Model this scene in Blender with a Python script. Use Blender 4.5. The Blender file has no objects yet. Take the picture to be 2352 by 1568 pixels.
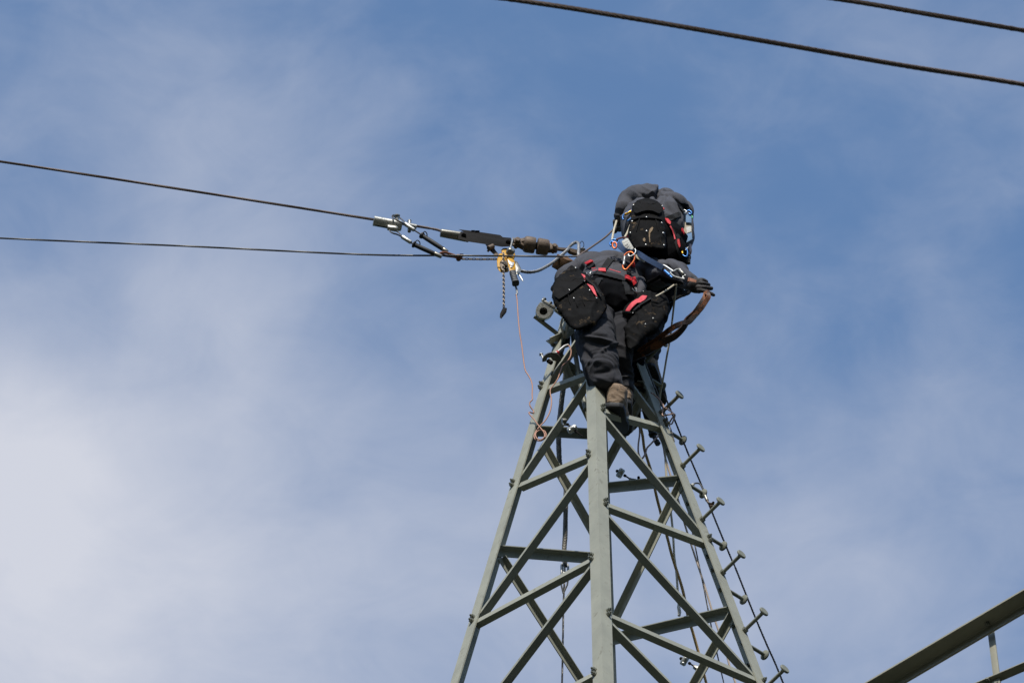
import bpy, bmesh, math, random
from mathutils import Vector, Matrix, noise
from mathutils.bvhtree import BVHTree
random.seed(7)
R = math.radians
scene = bpy.context.scene
# ------------------------------------------------------------------ camera, sky, sun, exposure
IW, IH, FPX = 2352.0, 1568.0, 12000.0
ELEV, ROLL = R(53.7916), R(-0.6138)
CAM = Vector((0, 0, 1.6))
TY = 30 * math.cos(R(50))                      # distance of the tower axis from the camera
_f = Vector((0, math.cos(ELEV), math.sin(ELEV)))
_r0 = Vector((1, 0, 0)); _u0 = Vector((0, -math.sin(ELEV), math.cos(ELEV)))
_c, _s = math.cos(ROLL), math.sin(ROLL)
CR = _c * _r0 + _s * _u0; CU = -_s * _r0 + _c * _u0; CF = _f
cd = bpy.data.cameras.new("camera"); cam = bpy.data.objects.new("camera", cd)
scene.collection.objects.link(cam)
cam.matrix_world = Matrix(((CR.x, CU.x, -CF.x, CAM.x), (CR.y, CU.y, -CF.y, CAM.y), (CR.z, CU.z, -CF.z, CAM.z), (0, 0, 0, 1)))
cd.sensor_width = 36; cd.lens = FPX / IW * 36; cd.clip_start = .5; cd.clip_end = 6000
cd.dof.use_dof = True; cd.dof.focus_distance = 32.5; cd.dof.aperture_fstop = 20
scene.camera = cam

def ray(x, y):
    return (CF + CR * ((x - IW / 2) / FPX) - CU * ((y - IH / 2) / FPX)).normalized()

SUN_EL, SUN_AZ = R(39), R(-174)               # azimuth of the sun seen from the tower: behind the camera, to its left
SUND = Vector((math.sin(SUN_AZ) * math.cos(SUN_EL), math.cos(SUN_AZ) * math.cos(SUN_EL), math.sin(SUN_EL)))
sl = bpy.data.lights.new("sun", 'SUN'); sl.energy = 3.9; sl.angle = R(0.6); sl.color = (1, .95, .87)
so = bpy.data.objects.new("sun", sl); scene.collection.objects.link(so)
so.rotation_euler = SUND.to_track_quat('Z', 'Y').to_euler(); so.location = (0, -20, 60)

w = bpy.data.worlds.new("World"); scene.world = w; w.use_nodes = True
nt = w.node_tree; nt.nodes.clear()
def N(t, **k):
    n = nt.nodes.new(t)
    for a, b in k.items(): setattr(n, a, b)
    return n
def Lk(a, b): nt.links.new(a, b)
sky = N('ShaderNodeTexSky', sky_type='NISHITA'); sky.sun_disc = False
sky.sun_elevation = SUN_EL; sky.sun_rotation = SUN_AZ; sky.air_density = 1.0; sky.dust_density = .6; sky.ozone_density = 1.6
geo = N('ShaderNodeTexCoord')
def vmath(op, a, b=None):
    n = N('ShaderNodeVectorMath', operation=op)
    for i, v in enumerate((a, b)):
        if v is None: continue
        if isinstance(v, (tuple, list, Vector)): n.inputs[i].default_value = tuple(v)
        else: Lk(v, n.inputs[i])
    return n
def fmath(op, a, b=None, clamp=False):
    n = N('ShaderNodeMath', operation=op); n.use_clamp = clamp; n.inputs[2].default_value = .12
    for i, v in enumerate((a, b)):
        if v is None: continue
        if isinstance(v, (int, float)): n.inputs[i].default_value = v
        else: Lk(v, n.inputs[i])
    return n.outputs[0]
def sknoise(scale, detail, rough, dist=0.0, off=(0, 0, 0), stretch=(1, 1, 1)):
    m = N('ShaderNodeMapping'); Lk(geo.outputs['Generated'], m.inputs[0]); m.inputs['Location'].default_value = off
    m.inputs['Rotation'].default_value = (0, 0, .5); m.inputs['Scale'].default_value = stretch
    n = N('ShaderNodeTexNoise'); Lk(m.outputs[0], n.inputs['Vector'])
    n.inputs['Scale'].default_value = scale; n.inputs['Detail'].default_value = detail; n.inputs['Roughness'].default_value = rough
    n.inputs['Distortion'].default_value = dist
    return n.outputs[0]
# banks of thin cloud, each a soft patch of the sky in a given direction
def bank(x, y, sx, amp):
    v = vmath('DISTANCE', geo.outputs['Generated'], ray(x, y)).outputs['Value']
    q = fmath('DIVIDE', v, sx / FPX); q = fmath('MULTIPLY', q, q); q = fmath('MULTIPLY', q, -1)
    return fmath('MULTIPLY', fmath('EXPONENT', q), amp)
acc = None
for b in [
        (130, 1400, 560, .74), (10, 1020, 320, .46), (430, 700, 330, .22), (200, 400, 420, .16), (560, 250, 300, .14),
        (800, 1250, 520, .28), (1250, 1250, 500, .20), (2000, 1350, 520, .28), (1100, 480, 260, .06), (1750, 1500, 500, .12),
        (180, 520, 170, -.12), (230, 760, 130, -.14), (2050, 500, 420, -.10), (1500, 200, 500, -.06), (1900, 850, 200, -.07)]:
    o = bank(*b); acc = o if acc is None else fmath('ADD', acc, o)
n1 = sknoise(13, 6, .55, .6, (5.3, 2.2, .9), (1, 1, 1.5)); n2 = sknoise(42, 7, .58, .5, (.4, 5.7, 2.3), (1, 1.3, 1.8))
nn = fmath('ADD', fmath('MULTIPLY', fmath('SUBTRACT', n1, .5), .66), fmath('MULTIPLY', fmath('SUBTRACT', n2, .5), .36))
cl = fmath('ADD', acc, nn); cl = fmath('ADD', cl, .05)
cl = fmath('SMOOTH_MAX', cl, 0.0); cl = fmath('MINIMUM', cl, .97)
mix = N('ShaderNodeMix', data_type='RGBA'); Lk(cl, mix.inputs[0])
tint = N('ShaderNodeMix', data_type='RGBA', blend_type='MULTIPLY'); tint.inputs[0].default_value = 1
Lk(sky.outputs[0], tint.inputs[6]); tint.inputs[7].default_value = (1.22, 1.36, 1.42, 1)
Lk(tint.outputs[2], mix.inputs[6]); mix.inputs[7].default_value = (4.35, 4.5, 5.05, 1)
bg = N('ShaderNodeBackground'); Lk(mix.outputs[2], bg.inputs[0]); bg.inputs[1].default_value = .15
wo = N('ShaderNodeOutputWorld'); Lk(bg.outputs[0], wo.inputs[0])
vs = scene.view_settings; vs.view_transform = 'Standard'; vs.look = 'None'; vs.gamma = 1; vs.exposure = 0; vs.use_curve_mapping = False
scene.render.engine = 'CYCLES'

# ------------------------------------------------------------------ materials
def mat(name, col, rough=.6, metal=0, var=.15, vscale=18, bump=0, bscale=60, spots=None, spot_scale=9, spot_lo=.6, weave=0, spec=.5, sheen=0, coat=0, stretch=(1, 1, 1), fleck=None, rnd=0):
    m = bpy.data.materials.new(name); m.use_nodes = True; t = m.node_tree; ns = t.nodes; b = ns['Principled BSDF']
    tc = ns.new('ShaderNodeTexCoord'); mp = ns.new('ShaderNodeMapping'); mp.inputs['Scale'].default_value = stretch
    t.links.new(tc.outputs['Object'], mp.inputs[0])
    n = ns.new('ShaderNodeTexNoise'); n.inputs['Scale'].default_value = vscale; n.inputs['Detail'].default_value = 6; n.inputs['Roughness'].default_value = .62
    t.links.new(mp.outputs[0], n.inputs['Vector'])
    r = ns.new('ShaderNodeMapRange'); r.inputs[1].default_value = .25; r.inputs[2].default_value = .75; r.inputs[3].default_value = 1 - var; r.inputs[4].default_value = 1 + var
    t.links.new(n.outputs[0], r.inputs[0])
    mx = ns.new('ShaderNodeMix'); mx.data_type = 'RGBA'; mx.blend_type = 'MULTIPLY'; mx.inputs[0].default_value = 1
    mx.inputs[6].default_value = (*col, 1); t.links.new(r.outputs[0], mx.inputs[7]); out = mx.outputs[2]
    if spots:
        n2 = ns.new('ShaderNodeTexNoise'); n2.inputs['Scale'].default_value = spot_scale; n2.inputs['Detail'].default_value = 8; n2.inputs['Roughness'].default_value = .7
        t.links.new(tc.outputs['Object'], n2.inputs['Vector'])
        r2 = ns.new('ShaderNodeMapRange'); r2.inputs[1].default_value = spot_lo; r2.inputs[2].default_value = spot_lo + .08; t.links.new(n2.outputs[0], r2.inputs[0])
        m2 = ns.new('ShaderNodeMix'); m2.data_type = 'RGBA'; t.links.new(r2.outputs[0], m2.inputs[0]); t.links.new(out, m2.inputs[6]); m2.inputs[7].default_value = (*spots, 1); out = m2.outputs[2]
    if fleck:                                   # (colour, scale, threshold) small regular flecks woven in
        vo = ns.new('ShaderNodeTexVoronoi'); vo.inputs['Scale'].default_value = fleck[1]; t.links.new(tc.outputs['Object'], vo.inputs['Vector'])
        r3 = ns.new('ShaderNodeMapRange'); r3.inputs[1].default_value = fleck[2]; r3.inputs[2].default_value = fleck[2] - .06; t.links.new(vo.outputs['Distance'], r3.inputs[0])
        m3 = ns.new('ShaderNodeMix'); m3.data_type = 'RGBA'; t.links.new(r3.outputs[0], m3.inputs[0]); t.links.new(out, m3.inputs[6]); m3.inputs[7].default_value = (*fleck[0], 1); out = m3.outputs[2]
    if rnd:                                     # every bar left the paint shop a little different
        oi = ns.new('ShaderNodeObjectInfo'); r4 = ns.new('ShaderNodeMapRange'); r4.inputs[3].default_value = 1 - rnd; r4.inputs[4].default_value = 1 + rnd; t.links.new(oi.outputs['Random'], r4.inputs[0])
        m4 = ns.new('ShaderNodeMix'); m4.data_type = 'RGBA'; m4.blend_type = 'MULTIPLY'; m4.inputs[0].default_value = 1; t.links.new(out, m4.inputs[6]); t.links.new(r4.outputs[0], m4.inputs[7]); out = m4.outputs[2]
    t.links.new(out, b.inputs['Base Color'])
    b.inputs['Roughness'].default_value = rough; b.inputs['Metallic'].default_value = metal
    b.inputs['Specular IOR Level'].default_value = spec
    if sheen: b.inputs['Sheen Weight'].default_value = sheen
    if coat: b.inputs['Coat Weight'].default_value = coat
    rr = ns.new('ShaderNodeMapRange'); rr.inputs[3].default_value = max(.05, rough - .12); rr.inputs[4].default_value = min(1, rough + .12); t.links.new(n.outputs[0], rr.inputs[0]); t.links.new(rr.outputs[0], b.inputs['Roughness'])
    if bump:
        n3 = ns.new('ShaderNodeTexNoise'); n3.inputs['Scale'].default_value = bscale; n3.inputs['Detail'].default_value = 5; t.links.new(mp.outputs[0], n3.inputs['Vector'])
        bp = ns.new('ShaderNodeBump'); bp.inputs['Strength'].default_value = bump; bp.inputs['Distance'].default_value = .004; t.links.new(n3.outputs[0], bp.inputs['Height']); t.links.new(bp.outputs[0], b.inputs['Normal'])
    return m
M = {
 'paint': mat('green_grey_painted_steel', (.330, .330, .265), .62, 0, .16, 7, .12, 90, spots=(.24, .235, .185), spot_scale=14, spot_lo=.58, spec=.25, rnd=.13, fleck=((.62, .62, .58), 16, .045)),
 'beam': mat('cream_grey_painted_steel', (.30, .285, .215), .6, 0, .08, 9, .1, 80, spots=(.24, .2, .14), spot_scale=26, spot_lo=.66),
 'stepbolt': mat('step_bolt_paint', (.21, .215, .17), .6, 0, .2, 30, .2, 120, rnd=.1, spec=.25),
 'bolt': mat('weathered_bolt_steel', (.17, .175, .14), .55, .3, .25, 80),
 'galv': mat('galvanised_steel', (.33, .33, .31), .46, .75, .22, 50, .15, 160),
 'alu': mat('cast_aluminium', (.58, .565, .51), .42, .7, .22, 60, .3, 130, spots=(.30, .30, .25), spot_scale=40, spot_lo=.6),
 'chrome': mat('bright_steel', (.56, .56, .53), .38, .9, .1, 60),
 'darksteel': mat('dark_weathered_steel', (.011, .0095, .008), .75, 0, .3, 40, .3, 120, spots=(.032, .022, .015), spot_scale=30, spot_lo=.60, spec=.14),
 'iron': mat('brown_cast_iron', (.150, .108, .074), .62, .25, .25, 45, .3, 120, spots=(.08, .05, .035), spot_scale=30, spot_lo=.56),
 'rust': mat('rusty_steel', (.22, .085, .040), .7, .3, .3, 60, .3, 150),
 'chain': mat('chain_steel', (.17, .14, .11), .42, .7, .3, 120),
 'rubber': mat('black_rubber', (.022, .022, .024), .62, 0, .3, 60, .2, 200),
 'grip': mat('grey_rubber_grip', (.060, .062, .062), .6, 0, .2, 60),
 'conductor': mat('stranded_conductor', (.15, .112, .096), .6, .15, .2, 120, .12, 260),
 'wire_rope': mat('steel_wire_rope', (.105, .100, .092), .5, .4, .3, 160, .08, 300),
 'grey_cable': mat('grey_stranded_cable', (.27, .27, .27), .45, .45, .15, 90),
 'yellow': mat('yellow_hoist_paint', (.60, .31, .018), .5, 0, .15, 30, .1, 90, spots=(.16, .08, .03), spot_scale=24, spot_lo=.57, spec=.25),
 'hoist_grey': mat('hoist_grey_metal', (.31, .295, .25), .4, .7, .2, 60),
 'sticker': mat('white_sticker', (.62, .62, .60), .4, .2, .12, 60, spots=(.25, .25, .24), spot_scale=60, spot_lo=.62),
 'timber': mat('brown_timber', (.15, .075, .030), .75, 0, .3, 25, .4, 90),
 'copper': mat('bare_copper_wire', (.40, .215, .145), .55, .3, .12, 12),
 'copper_dull': mat('dull_copper_wire', (.38, .25, .19), .5, .3, .2, 70),
 'black_cable': mat('black_twisted_cable', (.008, .010, .014), .85, 0, .2, 120, spec=.08),
 'brown_rope': mat('brown_braided_rope', (.38, .24, .085), .85, 0, .25, 240, .10, 300, fleck=((.08, .05, .02), 240, .12)),
 'pale_rope': mat('pale_flecked_rope', (.56, .50, .38), .85, 0, .15, 200, .10, 300, fleck=((.05, .06, .04), 95, .13)),
 'pink_rope': mat('pinkish_flecked_rope', (.52, .42, .34), .85, 0, .2, 200, .10, 300, fleck=((.12, .08, .06), 130, .13)),
 'braid': mat('dark_braided_grip', (.135, .125, .105), .55, .35, .2, 120),
 'jacket': mat('grey_work_jacket', (.080, .080, .090), .85, 0, .12, 14, .25, 700, sheen=.05, spec=.12),
 'jacket_dark': mat('dark_grey_work_jacket', (.045, .046, .050), .85, 0, .15, 14, .25, 700, sheen=.1, spec=.2),
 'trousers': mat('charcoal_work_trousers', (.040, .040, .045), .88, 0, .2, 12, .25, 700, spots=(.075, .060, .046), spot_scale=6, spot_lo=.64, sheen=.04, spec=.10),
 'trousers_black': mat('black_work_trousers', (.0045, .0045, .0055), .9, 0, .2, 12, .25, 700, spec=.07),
 'web': mat('black_harness_webbing', (.011, .0115, .0125), .85, 0, .15, 60, .3, 900, spec=.3),
 'red': mat('red_harness_pad', (.60, .018, .022), .6, 0, .2, 60, .2, 300),
 'red_piping': mat('pink_red_piping', (.68, .055, .075), .7, 0, .2, 60),
 'blue_web': mat('blue_lanyard_webbing', (.020, .050, .12), .7, 0, .25, 60, .3, 500),
 'blue_light': mat('faded_blue_webbing', (.10, .20, .34), .7, 0, .2, 60, .3, 500),
 'beige_web': mat('beige_webbing', (.33, .29, .21), .75, 0, .2, 60, .3, 500),
 'label': mat('white_cloth_label', (.50, .49, .44), .7, 0, .2, 90, .2, 300),
 'bag': mat('black_leather_tool_bag', (.0052, .005, .005), .8, 0, .3, 22, .4, 160, spots=(.115, .080, .046), spot_scale=14, spot_lo=.585, spec=.10),
 'bag_flap': mat('black_canvas_flap', (.0115, .0110, .0108), .85, 0, .25, 22, .35, 260, spots=(.07, .05, .03), spot_scale=17, spot_lo=.64, spec=.10),
 'orange': mat('orange_anodised', (.62, .13, .025), .3, .6, .08, 40),
 'gold': mat('gold_anodised', (.80, .40, .03), .28, .7, .08, 40),
 'blue': mat('blue_anodised', (.05, .17, .42), .3, .6, .08, 40),
 'green': mat('green_anodised', (.14, .50, .22), .35, .4, .08, 40),
 'strap': mat('brown_leather_strap', (.20, .064, .014), .6, 0, .6, 16, .5, 120, spots=(.020, .009, .005), spot_scale=9, spot_lo=.45, stretch=(1, 1, 1)),
 'boot': mat('brown_work_boot', (.25, .170, .105), .8, 0, .25, 20, .4, 200, spots=(.06, .045, .035), spot_scale=18, spot_lo=.56),
 'sole': mat('black_boot_sole', (.018, .019, .022), .65, 0, .2, 40, .3, 150),
 'glove': mat('grey_work_glove', (.040, .036, .033), .8, 0, .25, 30, .4, 300),
 'glove_red': mat('faded_red_glove', (.16, .06, .06), .8, 0, .25, 30, .4, 300),
 'skin': mat('skin', (.50, .30, .22), .5, 0, .06, 20),
 'hair': mat('brown_hair', (.045, .028, .018), .6, 0, .3, 120, .6, 300),
 'mud': mat('dried_mud', (.24, .17, .10), .95, 0, .3, 60, .6, 200),
 'sheave': mat('grey_plastic_sheave', (.33, .34, .35), .5, 0, .1, 20),
}

# ------------------------------------------------------------------ helpers
col = scene.collection
ROOTLOC = {}
def tag(o, label=None, cat=None, group=None, kind=None):
    for k, v in (('label', label), ('category', cat), ('group', group), ('kind', kind)):
        if v: o[k] = v
    return o
def empty(name, loc, label, cat, group=None):
    o = bpy.data.objects.new(name, None); col.objects.link(o); o.location = loc; o.empty_display_size = .05
    ROOTLOC[o] = Vector(loc); return tag(o, label, cat, group)
def link(me, name, m, parent=None, smooth=35):
    """me: mesh in world coordinates"""
    if smooth is not None:
        for p in me.polygons: p.use_smooth = True
        try: me.set_sharp_from_angle(angle=R(smooth))
        except Exception: pass
    me.materials.clear()
    for q in (m if isinstance(m, (list, tuple)) else [m]): me.materials.append(M[q])
    o = bpy.data.objects.new(name, me)
    if parent is not None:
        loc = ROOTLOC[parent]; o.parent = parent
    else:
        vs_ = [v.co for v in me.vertices]
        lo = [min(v[i] for v in vs_) for i in range(3)]; hi = [max(v[i] for v in vs_) for i in range(3)]
        loc = Vector(((lo[0] + hi[0]) / 2, (lo[1] + hi[1]) / 2, lo[2])); o.location = loc
    me.transform(Matrix.Translation(-loc)); ROOTLOC[o] = loc
    col.objects.link(o); return o
def done(bm, name, m, parent=None, smooth=35, recalc=True):
    if recalc: bmesh.ops.recalc_face_normals(bm, faces=bm.faces)
    me = bpy.data.meshes.new(name); bm.to_mesh(me); bm.free()
    return link(me, name, m, parent, smooth)
def spline(pts, step=None, n=8):
    pts = [Vector(p) for p in pts]
    if len(pts) < 3: 
        return [pts[0].lerp(pts[1], i / n) for i in range(n + 1)]
    P = [pts[0] * 2 - pts[1]] + pts + [pts[-1] * 2 - pts[-2]]; out = []
    for i in range(1, len(P) - 2):
        a, b, c, d = P[i - 1:i + 3]
        k = n if step is None else max(2, int((c - b).length / step))
        for j in range(k):
            t = j / k
            out.append(.5 * ((2 * b) + (c - a) * t + (2 * a - 5 * b + 4 * c - d) * t * t + (3 * b - a - 3 * c + d) * t ** 3))
    out.append(pts[-1]); return out
def frames(pts):
    T = []
    for i in range(len(pts)):
        T.append((pts[min(i + 1, len(pts) - 1)] - pts[max(i - 1, 0)]).normalized())
    u = T[0].orthogonal().normalized()
    if abs(T[0].dot(CF)) < .95: u = (CF - T[0] * CF.dot(T[0])).normalized()
    fr = []
    for t in T:
        u = (u - t * u.dot(t)).normalized(); fr.append((t, u, t.cross(u)))
    return fr
def tube(bm, pts, r, n=8, cap=True):
    pts = [Vector(p) for p in pts]; fr = frames(pts); rings = []
    for i, (p, (t, u, v)) in enumerate(zip(pts, fr)):
        rr = r[i] if isinstance(r, (list, tuple)) else r
        rings.append([bm.verts.new(p + (u * math.cos(a) + v * math.sin(a)) * rr) for a in [2 * math.pi * k / n for k in range(n)]])
    for a, b in zip(rings, rings[1:]):
        for k in range(n): bm.faces.new((a[k], a[(k + 1) % n], b[(k + 1) % n], b[k]))
    if cap: bm.faces.new(rings[0][::-1]); bm.faces.new(rings[-1])
def lathe(bm, p0, p1, prof, n=20):
    """prof: list of (t along p0->p1 in 0..1, radius)"""
    p0 = Vector(p0); p1 = Vector(p1); t = (p1 - p0).normalized(); u = t.orthogonal().normalized(); v = t.cross(u); rings = []
    for s, r in prof:
        c = p0.lerp(p1, s); rings.append([bm.verts.new(c + (u * math.cos(a) + v * math.sin(a)) * max(r, 1e-4)) for a in [2 * math.pi * k / n for k in range(n)]])
    for a, b in zip(rings, rings[1:]):
        for k in range(n): bm.faces.new((a[k], a[(k + 1) % n], b[(k + 1) % n], b[k]))
    bm.faces.new(rings[0][::-1]); bm.faces.new(rings[-1])
def cyl(bm, p0, p1, r, n=16, bev=.12):
    L = (Vector(p1) - Vector(p0)).length; e = min(.3, bev * r / max(L, 1e-5))
    lathe(bm, p0, p1, [(0, r * (1 - bev)), (e, r), (1 - e, r), (1, r * (1 - bev))], n)
def prism(bm, poly, ext, bev=0):
    """poly: planar list of Vectors, extruded by +-ext/2"""
    a = [bm.verts.new(p - ext * .5) for p in poly]; b = [bm.verts.new(p + ext * .5) for p in poly]; n = len(poly)
    fs = [bm.faces.new(a[::-1]), bm.faces.new(b)]
    for k in range(n): fs.append(bm.faces.new((a[k], a[(k + 1) % n], b[(k + 1) % n], b[k])))
    bmesh.ops.recalc_face_normals(bm, faces=fs)
    if bev:
        es = list({e for f in fs for e in f.edges}); bmesh.ops.bevel(bm, geom=es, offset=bev, segments=2, profile=.5, affect='EDGES')
def box(bm, c, ax, ay, az, bev=0):
    c = Vector(c); prism(bm, [c - ax - ay, c + ax - ay, c + ax + ay, c - ax + ay], az * 2, bev)
def lbar(bm, p0, p1, d1, d2, w, t=None, w2=None):
    t = t or w * .11; w2 = w2 or w; ax = (p1 - p0).normalized()
    d1 = (d1 - ax * d1.dot(ax)).normalized(); d2 = (d2 - ax * d2.dot(ax) - d1 * d2.dot(d1)).normalized()
    sec = [(0, 0), (w, 0), (w, t), (t * 1.5, t), (t, t * 1.5), (t, w2), (0, w2)]
    a = [bm.verts.new(p0 + d1 * x + d2 * y) for x, y in sec]; b = [bm.verts.new(p1 + d1 * x + d2 * y) for x, y in sec]
    n = len(sec); bm.faces.new(a[::-1]); bm.faces.new(b)
    for k in range(n): bm.faces.new((a[k], a[(k + 1) % n], b[(k + 1) % n], b[k]))
def rope(bm, pts, r, n=3, pitch=None, seg=6, step=None, phase=0, sign=1):
    pitch = pitch or r * 9; step = step or pitch / 8
    P = spline(pts, step=step); fr = frames(P); s = 0; rs = r / (1 + 1 / math.sin(math.pi / n)) if n > 1 else r
    rs = r * math.sin(math.pi / n) / (1 + math.sin(math.pi / n)) * 1.15; cum = [0]
    for a, b in zip(P, P[1:]): cum.append(cum[-1] + (b - a).length)
    for k in range(n):
        q = []
        for p, (t, u, v), c in zip(P, fr, cum):
            a = sign * 2 * math.pi * (c / pitch) + 2 * math.pi * k / n + phase; q.append(p + (u * math.cos(a) + v * math.sin(a)) * (r - rs))
        tube(bm, q, rs, seg)
def hexnut(bm, p, n, r, h, ref=None):
    n = n.normalized(); u = (ref - n * ref.dot(n)).normalized() if ref is not None else n.orthogonal().normalized(); v = n.cross(u)
    poly = [p + (u * math.cos(a) + v * math.sin(a)) * r for a in [math.pi / 3 * k for k in range(6)]]
    prism(bm, [q + n * h / 2 for q in poly], n * h)
def ribbon(bm, pts, nrm, wdt, th):
    """solid strap: pts centre line, nrm outward normals, wdt widths"""
    rows = []; n = len(pts)
    for i, p in enumerate(pts):
        t = (pts[min(i + 1, n - 1)] - pts[max(i - 1, 0)]).normalized(); k = nrm[i]; s = t.cross(k).normalized(); k = s.cross(t).normalized()
        h = (wdt[i] if isinstance(wdt, (list, tuple)) else wdt) / 2
        rows.append([bm.verts.new(p + s * h), bm.verts.new(p + s * h * .92 + k * th), bm.verts.new(p - s * h * .92 + k * th), bm.verts.new(p - s * h)])
    for a, b in zip(rows, rows[1:]):
        for k in range(4): bm.faces.new((a[k], a[(k + 1) % 4], b[(k + 1) % 4], b[k]))
    bm.faces.new(rows[0][::-1]); bm.faces.new(rows[-1])
def crop(ox, oy, s): return lambda x, y: ((ox + x * s) / 1.74150, (oy + y * s) / 1.74150)
cA = crop(2150, 700, .34014); cB = crop(2150, 1180, .34014); cC = crop(1450, 820, .34014); cD = crop(2050, 1500, .1703); cE = crop(2400, 1500, .2126)
cF = crop(1750, 1650, .3189); cG = crop(1750, 2180, .3513); cH = crop(2400, 1700, .338); cI = crop(2400, 2180, .3513); cJ = crop(3350, 2280, .3172)
cL = crop(2350, 720, .2126); cM = crop(2180, 950, .2126); cN = crop(2450, 980, .1913); cO = crop(2100, 1180, .1913); cP = crop(2400, 1250, .1913)
cQ = crop(1450, 820, .1703); cR = crop(1900, 900, .1703); cS = crop(3100, 0, .4235)
def at(x, y, dy=0.0):
    """point seen at (x, y) that lies dy metres beyond the vertical plane of the tower axis"""
    d = ray(x, y); return CAM + d * ((TY + dy) / d.y)
def atp(xy, dy=0.0): return at(xy[0], xy[1], dy)
PX = 1 / 365.0                                  # metres per picture unit at the tower

# ------------------------------------------------------------------ ground
bm = bmesh.new()
n_ = 48; rr_ = [0, 4, 12, 30, 80, 200, 600, 2500]
rings = []
for r_ in rr_[1:]:
    rings.append([bm.verts.new((math.cos(2 * math.pi * k / n_) * r_, math.sin(2 * math.pi * k / n_) * r_ + 10, 0)) for k in range(n_)])
bm.faces.new(rings[0])
for a, b in zip(rings, rings[1:]):
    for k in range(n_): bm.faces.new((a[k], b[k], b[(k + 1) % n_], a[(k + 1) % n_]))
M['grass'] = mat('meadow_grass', (.016, .020, .009), .95, 0, .45, 1.3, .8, 40, spots=(.030, .026, .014), spot_scale=.7, spot_lo=.6)
g = done(bm, 'ground', 'grass'); tag(g, kind='structure')

# unseen ring of dark slopes, added to block sky light near the horizon
bm = bmesh.new(); rows = []
for ri, (rad, hh) in enumerate(((70, -1), (90, 12), (130, 40), (190, 84), (280, 140), (420, 190), (700, -5))):
    rows.append([bm.verts.new((math.cos(2 * math.pi * k / 180) * rad, math.sin(2 * math.pi * k / 180) * rad + 12, hh if hh < 0 else hh * (.8 + .35 * noise.noise(Vector((math.cos(2 * math.pi * k / 180) * 3 + ri * .2, math.sin(2 * math.pi * k / 180) * 3, ri * .3)))) + 1.6 * noise.noise(Vector((k * .8, ri * 2.2, 0))))) for k in range(180)])
for a, b in zip(rows, rows[1:]):
    for k in range(180): bm.faces.new((a[k], a[(k + 1) % 180], b[(k + 1) % 180], b[k]))
M['blocker_green'] = mat('dark_blocker_slope', (.014, .022, .009), .95, 0, .6, .35, 1, .9, spots=(.012, .018, .008), spot_scale=.25, spot_lo=.5)
tag(done(bm, 'horizon_blocker', 'blocker_green'), kind='structure')

# ------------------------------------------------------------------ the lattice tower
TH = R(47.2327); KT = .27707702
APEX = Vector((.51659, TY, 27.63158 + 1.6))
fN = Vector((math.cos(TH), -math.sin(TH), 0)); bN = Vector((math.sin(TH), math.cos(TH), 0)); Z = Vector((0, 0, 1))
COR = {'F': (fN - bN) / 2, 'R': (fN + bN) / 2, 'L': (-fN - bN) / 2, 'B': (bN - fN) / 2}
def legpt(n, h): return APEX + COR[n] * KT * h - Z * h          # h metres below the apex
def proj(P):
    q = P - CAM; d = q.dot(CF); return (IW / 2 + FPX * q.dot(CR) / d, IH / 2 - FPX * q.dot(CU) / d)
def legy(n, y):
    lo, hi = 0, 12
    for _ in range(50):
        m_ = (lo + hi) / 2
        if proj(legpt(n, m_))[1] < y: lo = m_
        else: hi = m_
    return lo
FACES = {'FL': ('L', 'F', -bN), 'FR': ('F', 'R', fN), 'LB': ('L', 'B', -fN), 'RB': ('R', 'B', bN)}
def facen(face):
    a, b, o = FACES[face]; return (o + Z * KT / 2).normalized()
def onface(face, xy, off=0.0):
    a, b, o = FACES[face]; n = facen(face); p0 = legpt(a, 2) + n * off; d = ray(*xy)
    return CAM + d * ((p0 - CAM).dot(n) / d.dot(n))
HTOP = .55
GH = APEX.z
tower = empty('lattice_tower', (APEX.x, TY, 0), 'grey green painted steel lattice tower the two workers stand on, narrowing to its top', 'lattice tower')
LW = .080
flr = {'F': (bN, -fN), 'R': (-bN, -fN), 'L': (fN, bN), 'B': (fN, -bN)}
for k in 'FRLB':
    bm = bmesh.new(); d1, d2 = flr[k]
    hs = [HTOP + .0] + [1.2, 3, 6, 10, 16, 22] + [GH]
    lbar(bm, legpt(k, hs[0]), legpt(k, GH), d1, d2, LW, .009)
    o = done(bm, 'leg', 'paint', tower, 30)
def brace(face, a, b, wp, wq, low, ext0=.05, ext1=.05, name='brace', m='paint'):
    """angle bar on a face between two picture points on that face; wp flange in the face, wq flange pointing inward from its lower (front faces) or upper edge"""
    n = facen(face); off = -.011
    if low and not isinstance(a, Vector) and abs(a[1] - b[1]) > .55 * abs(a[0] - b[0]): wp, wq = .027, .046
    p = onface(face, a, off) if not isinstance(a, Vector) else a; q = onface(face, b, off) if not isinstance(b, Vector) else b
    t = (q - p).normalized(); p = p - t * ext0; q = q + t * ext1
    up = Z - t * Z.dot(t); up = (up - n * up.dot(n)).normalized()
    bm = bmesh.new()
    lbar(bm, p, q, up if low else -up, -n, wp, .006, wq)
    return done(bm, name, m, tower, 30)
W1 = .042
for a, b, e0, e1 in (((1252, 896), (1347, 862), .03, .03), ((1262, 872), (1336, 762), .02, .03), ((1196, 1116), (1352, 1049), .03, .03), ((1190, 1104), (1347, 873), .03, .03),
             ((1097, 1416), (1351, 1066), .03, .03), ((1094, 1430), (1357, 1289), .03, .03)):
    brace('FL', a, b, W1 * .9, W1, True, e0, e1)
for a, b in (((1387, 946), (1522, 982)), ((1398, 812), (1514, 966)), ((1394, 961), (1616, 1228)), ((1394, 1162), (1621, 1247)), ((1402, 1190), (1738, 1559)), ((1401, 1416), (1742, 1565))):
    brace('FR', a, b, W1 * .9, W1, True, .03, .03)
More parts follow.
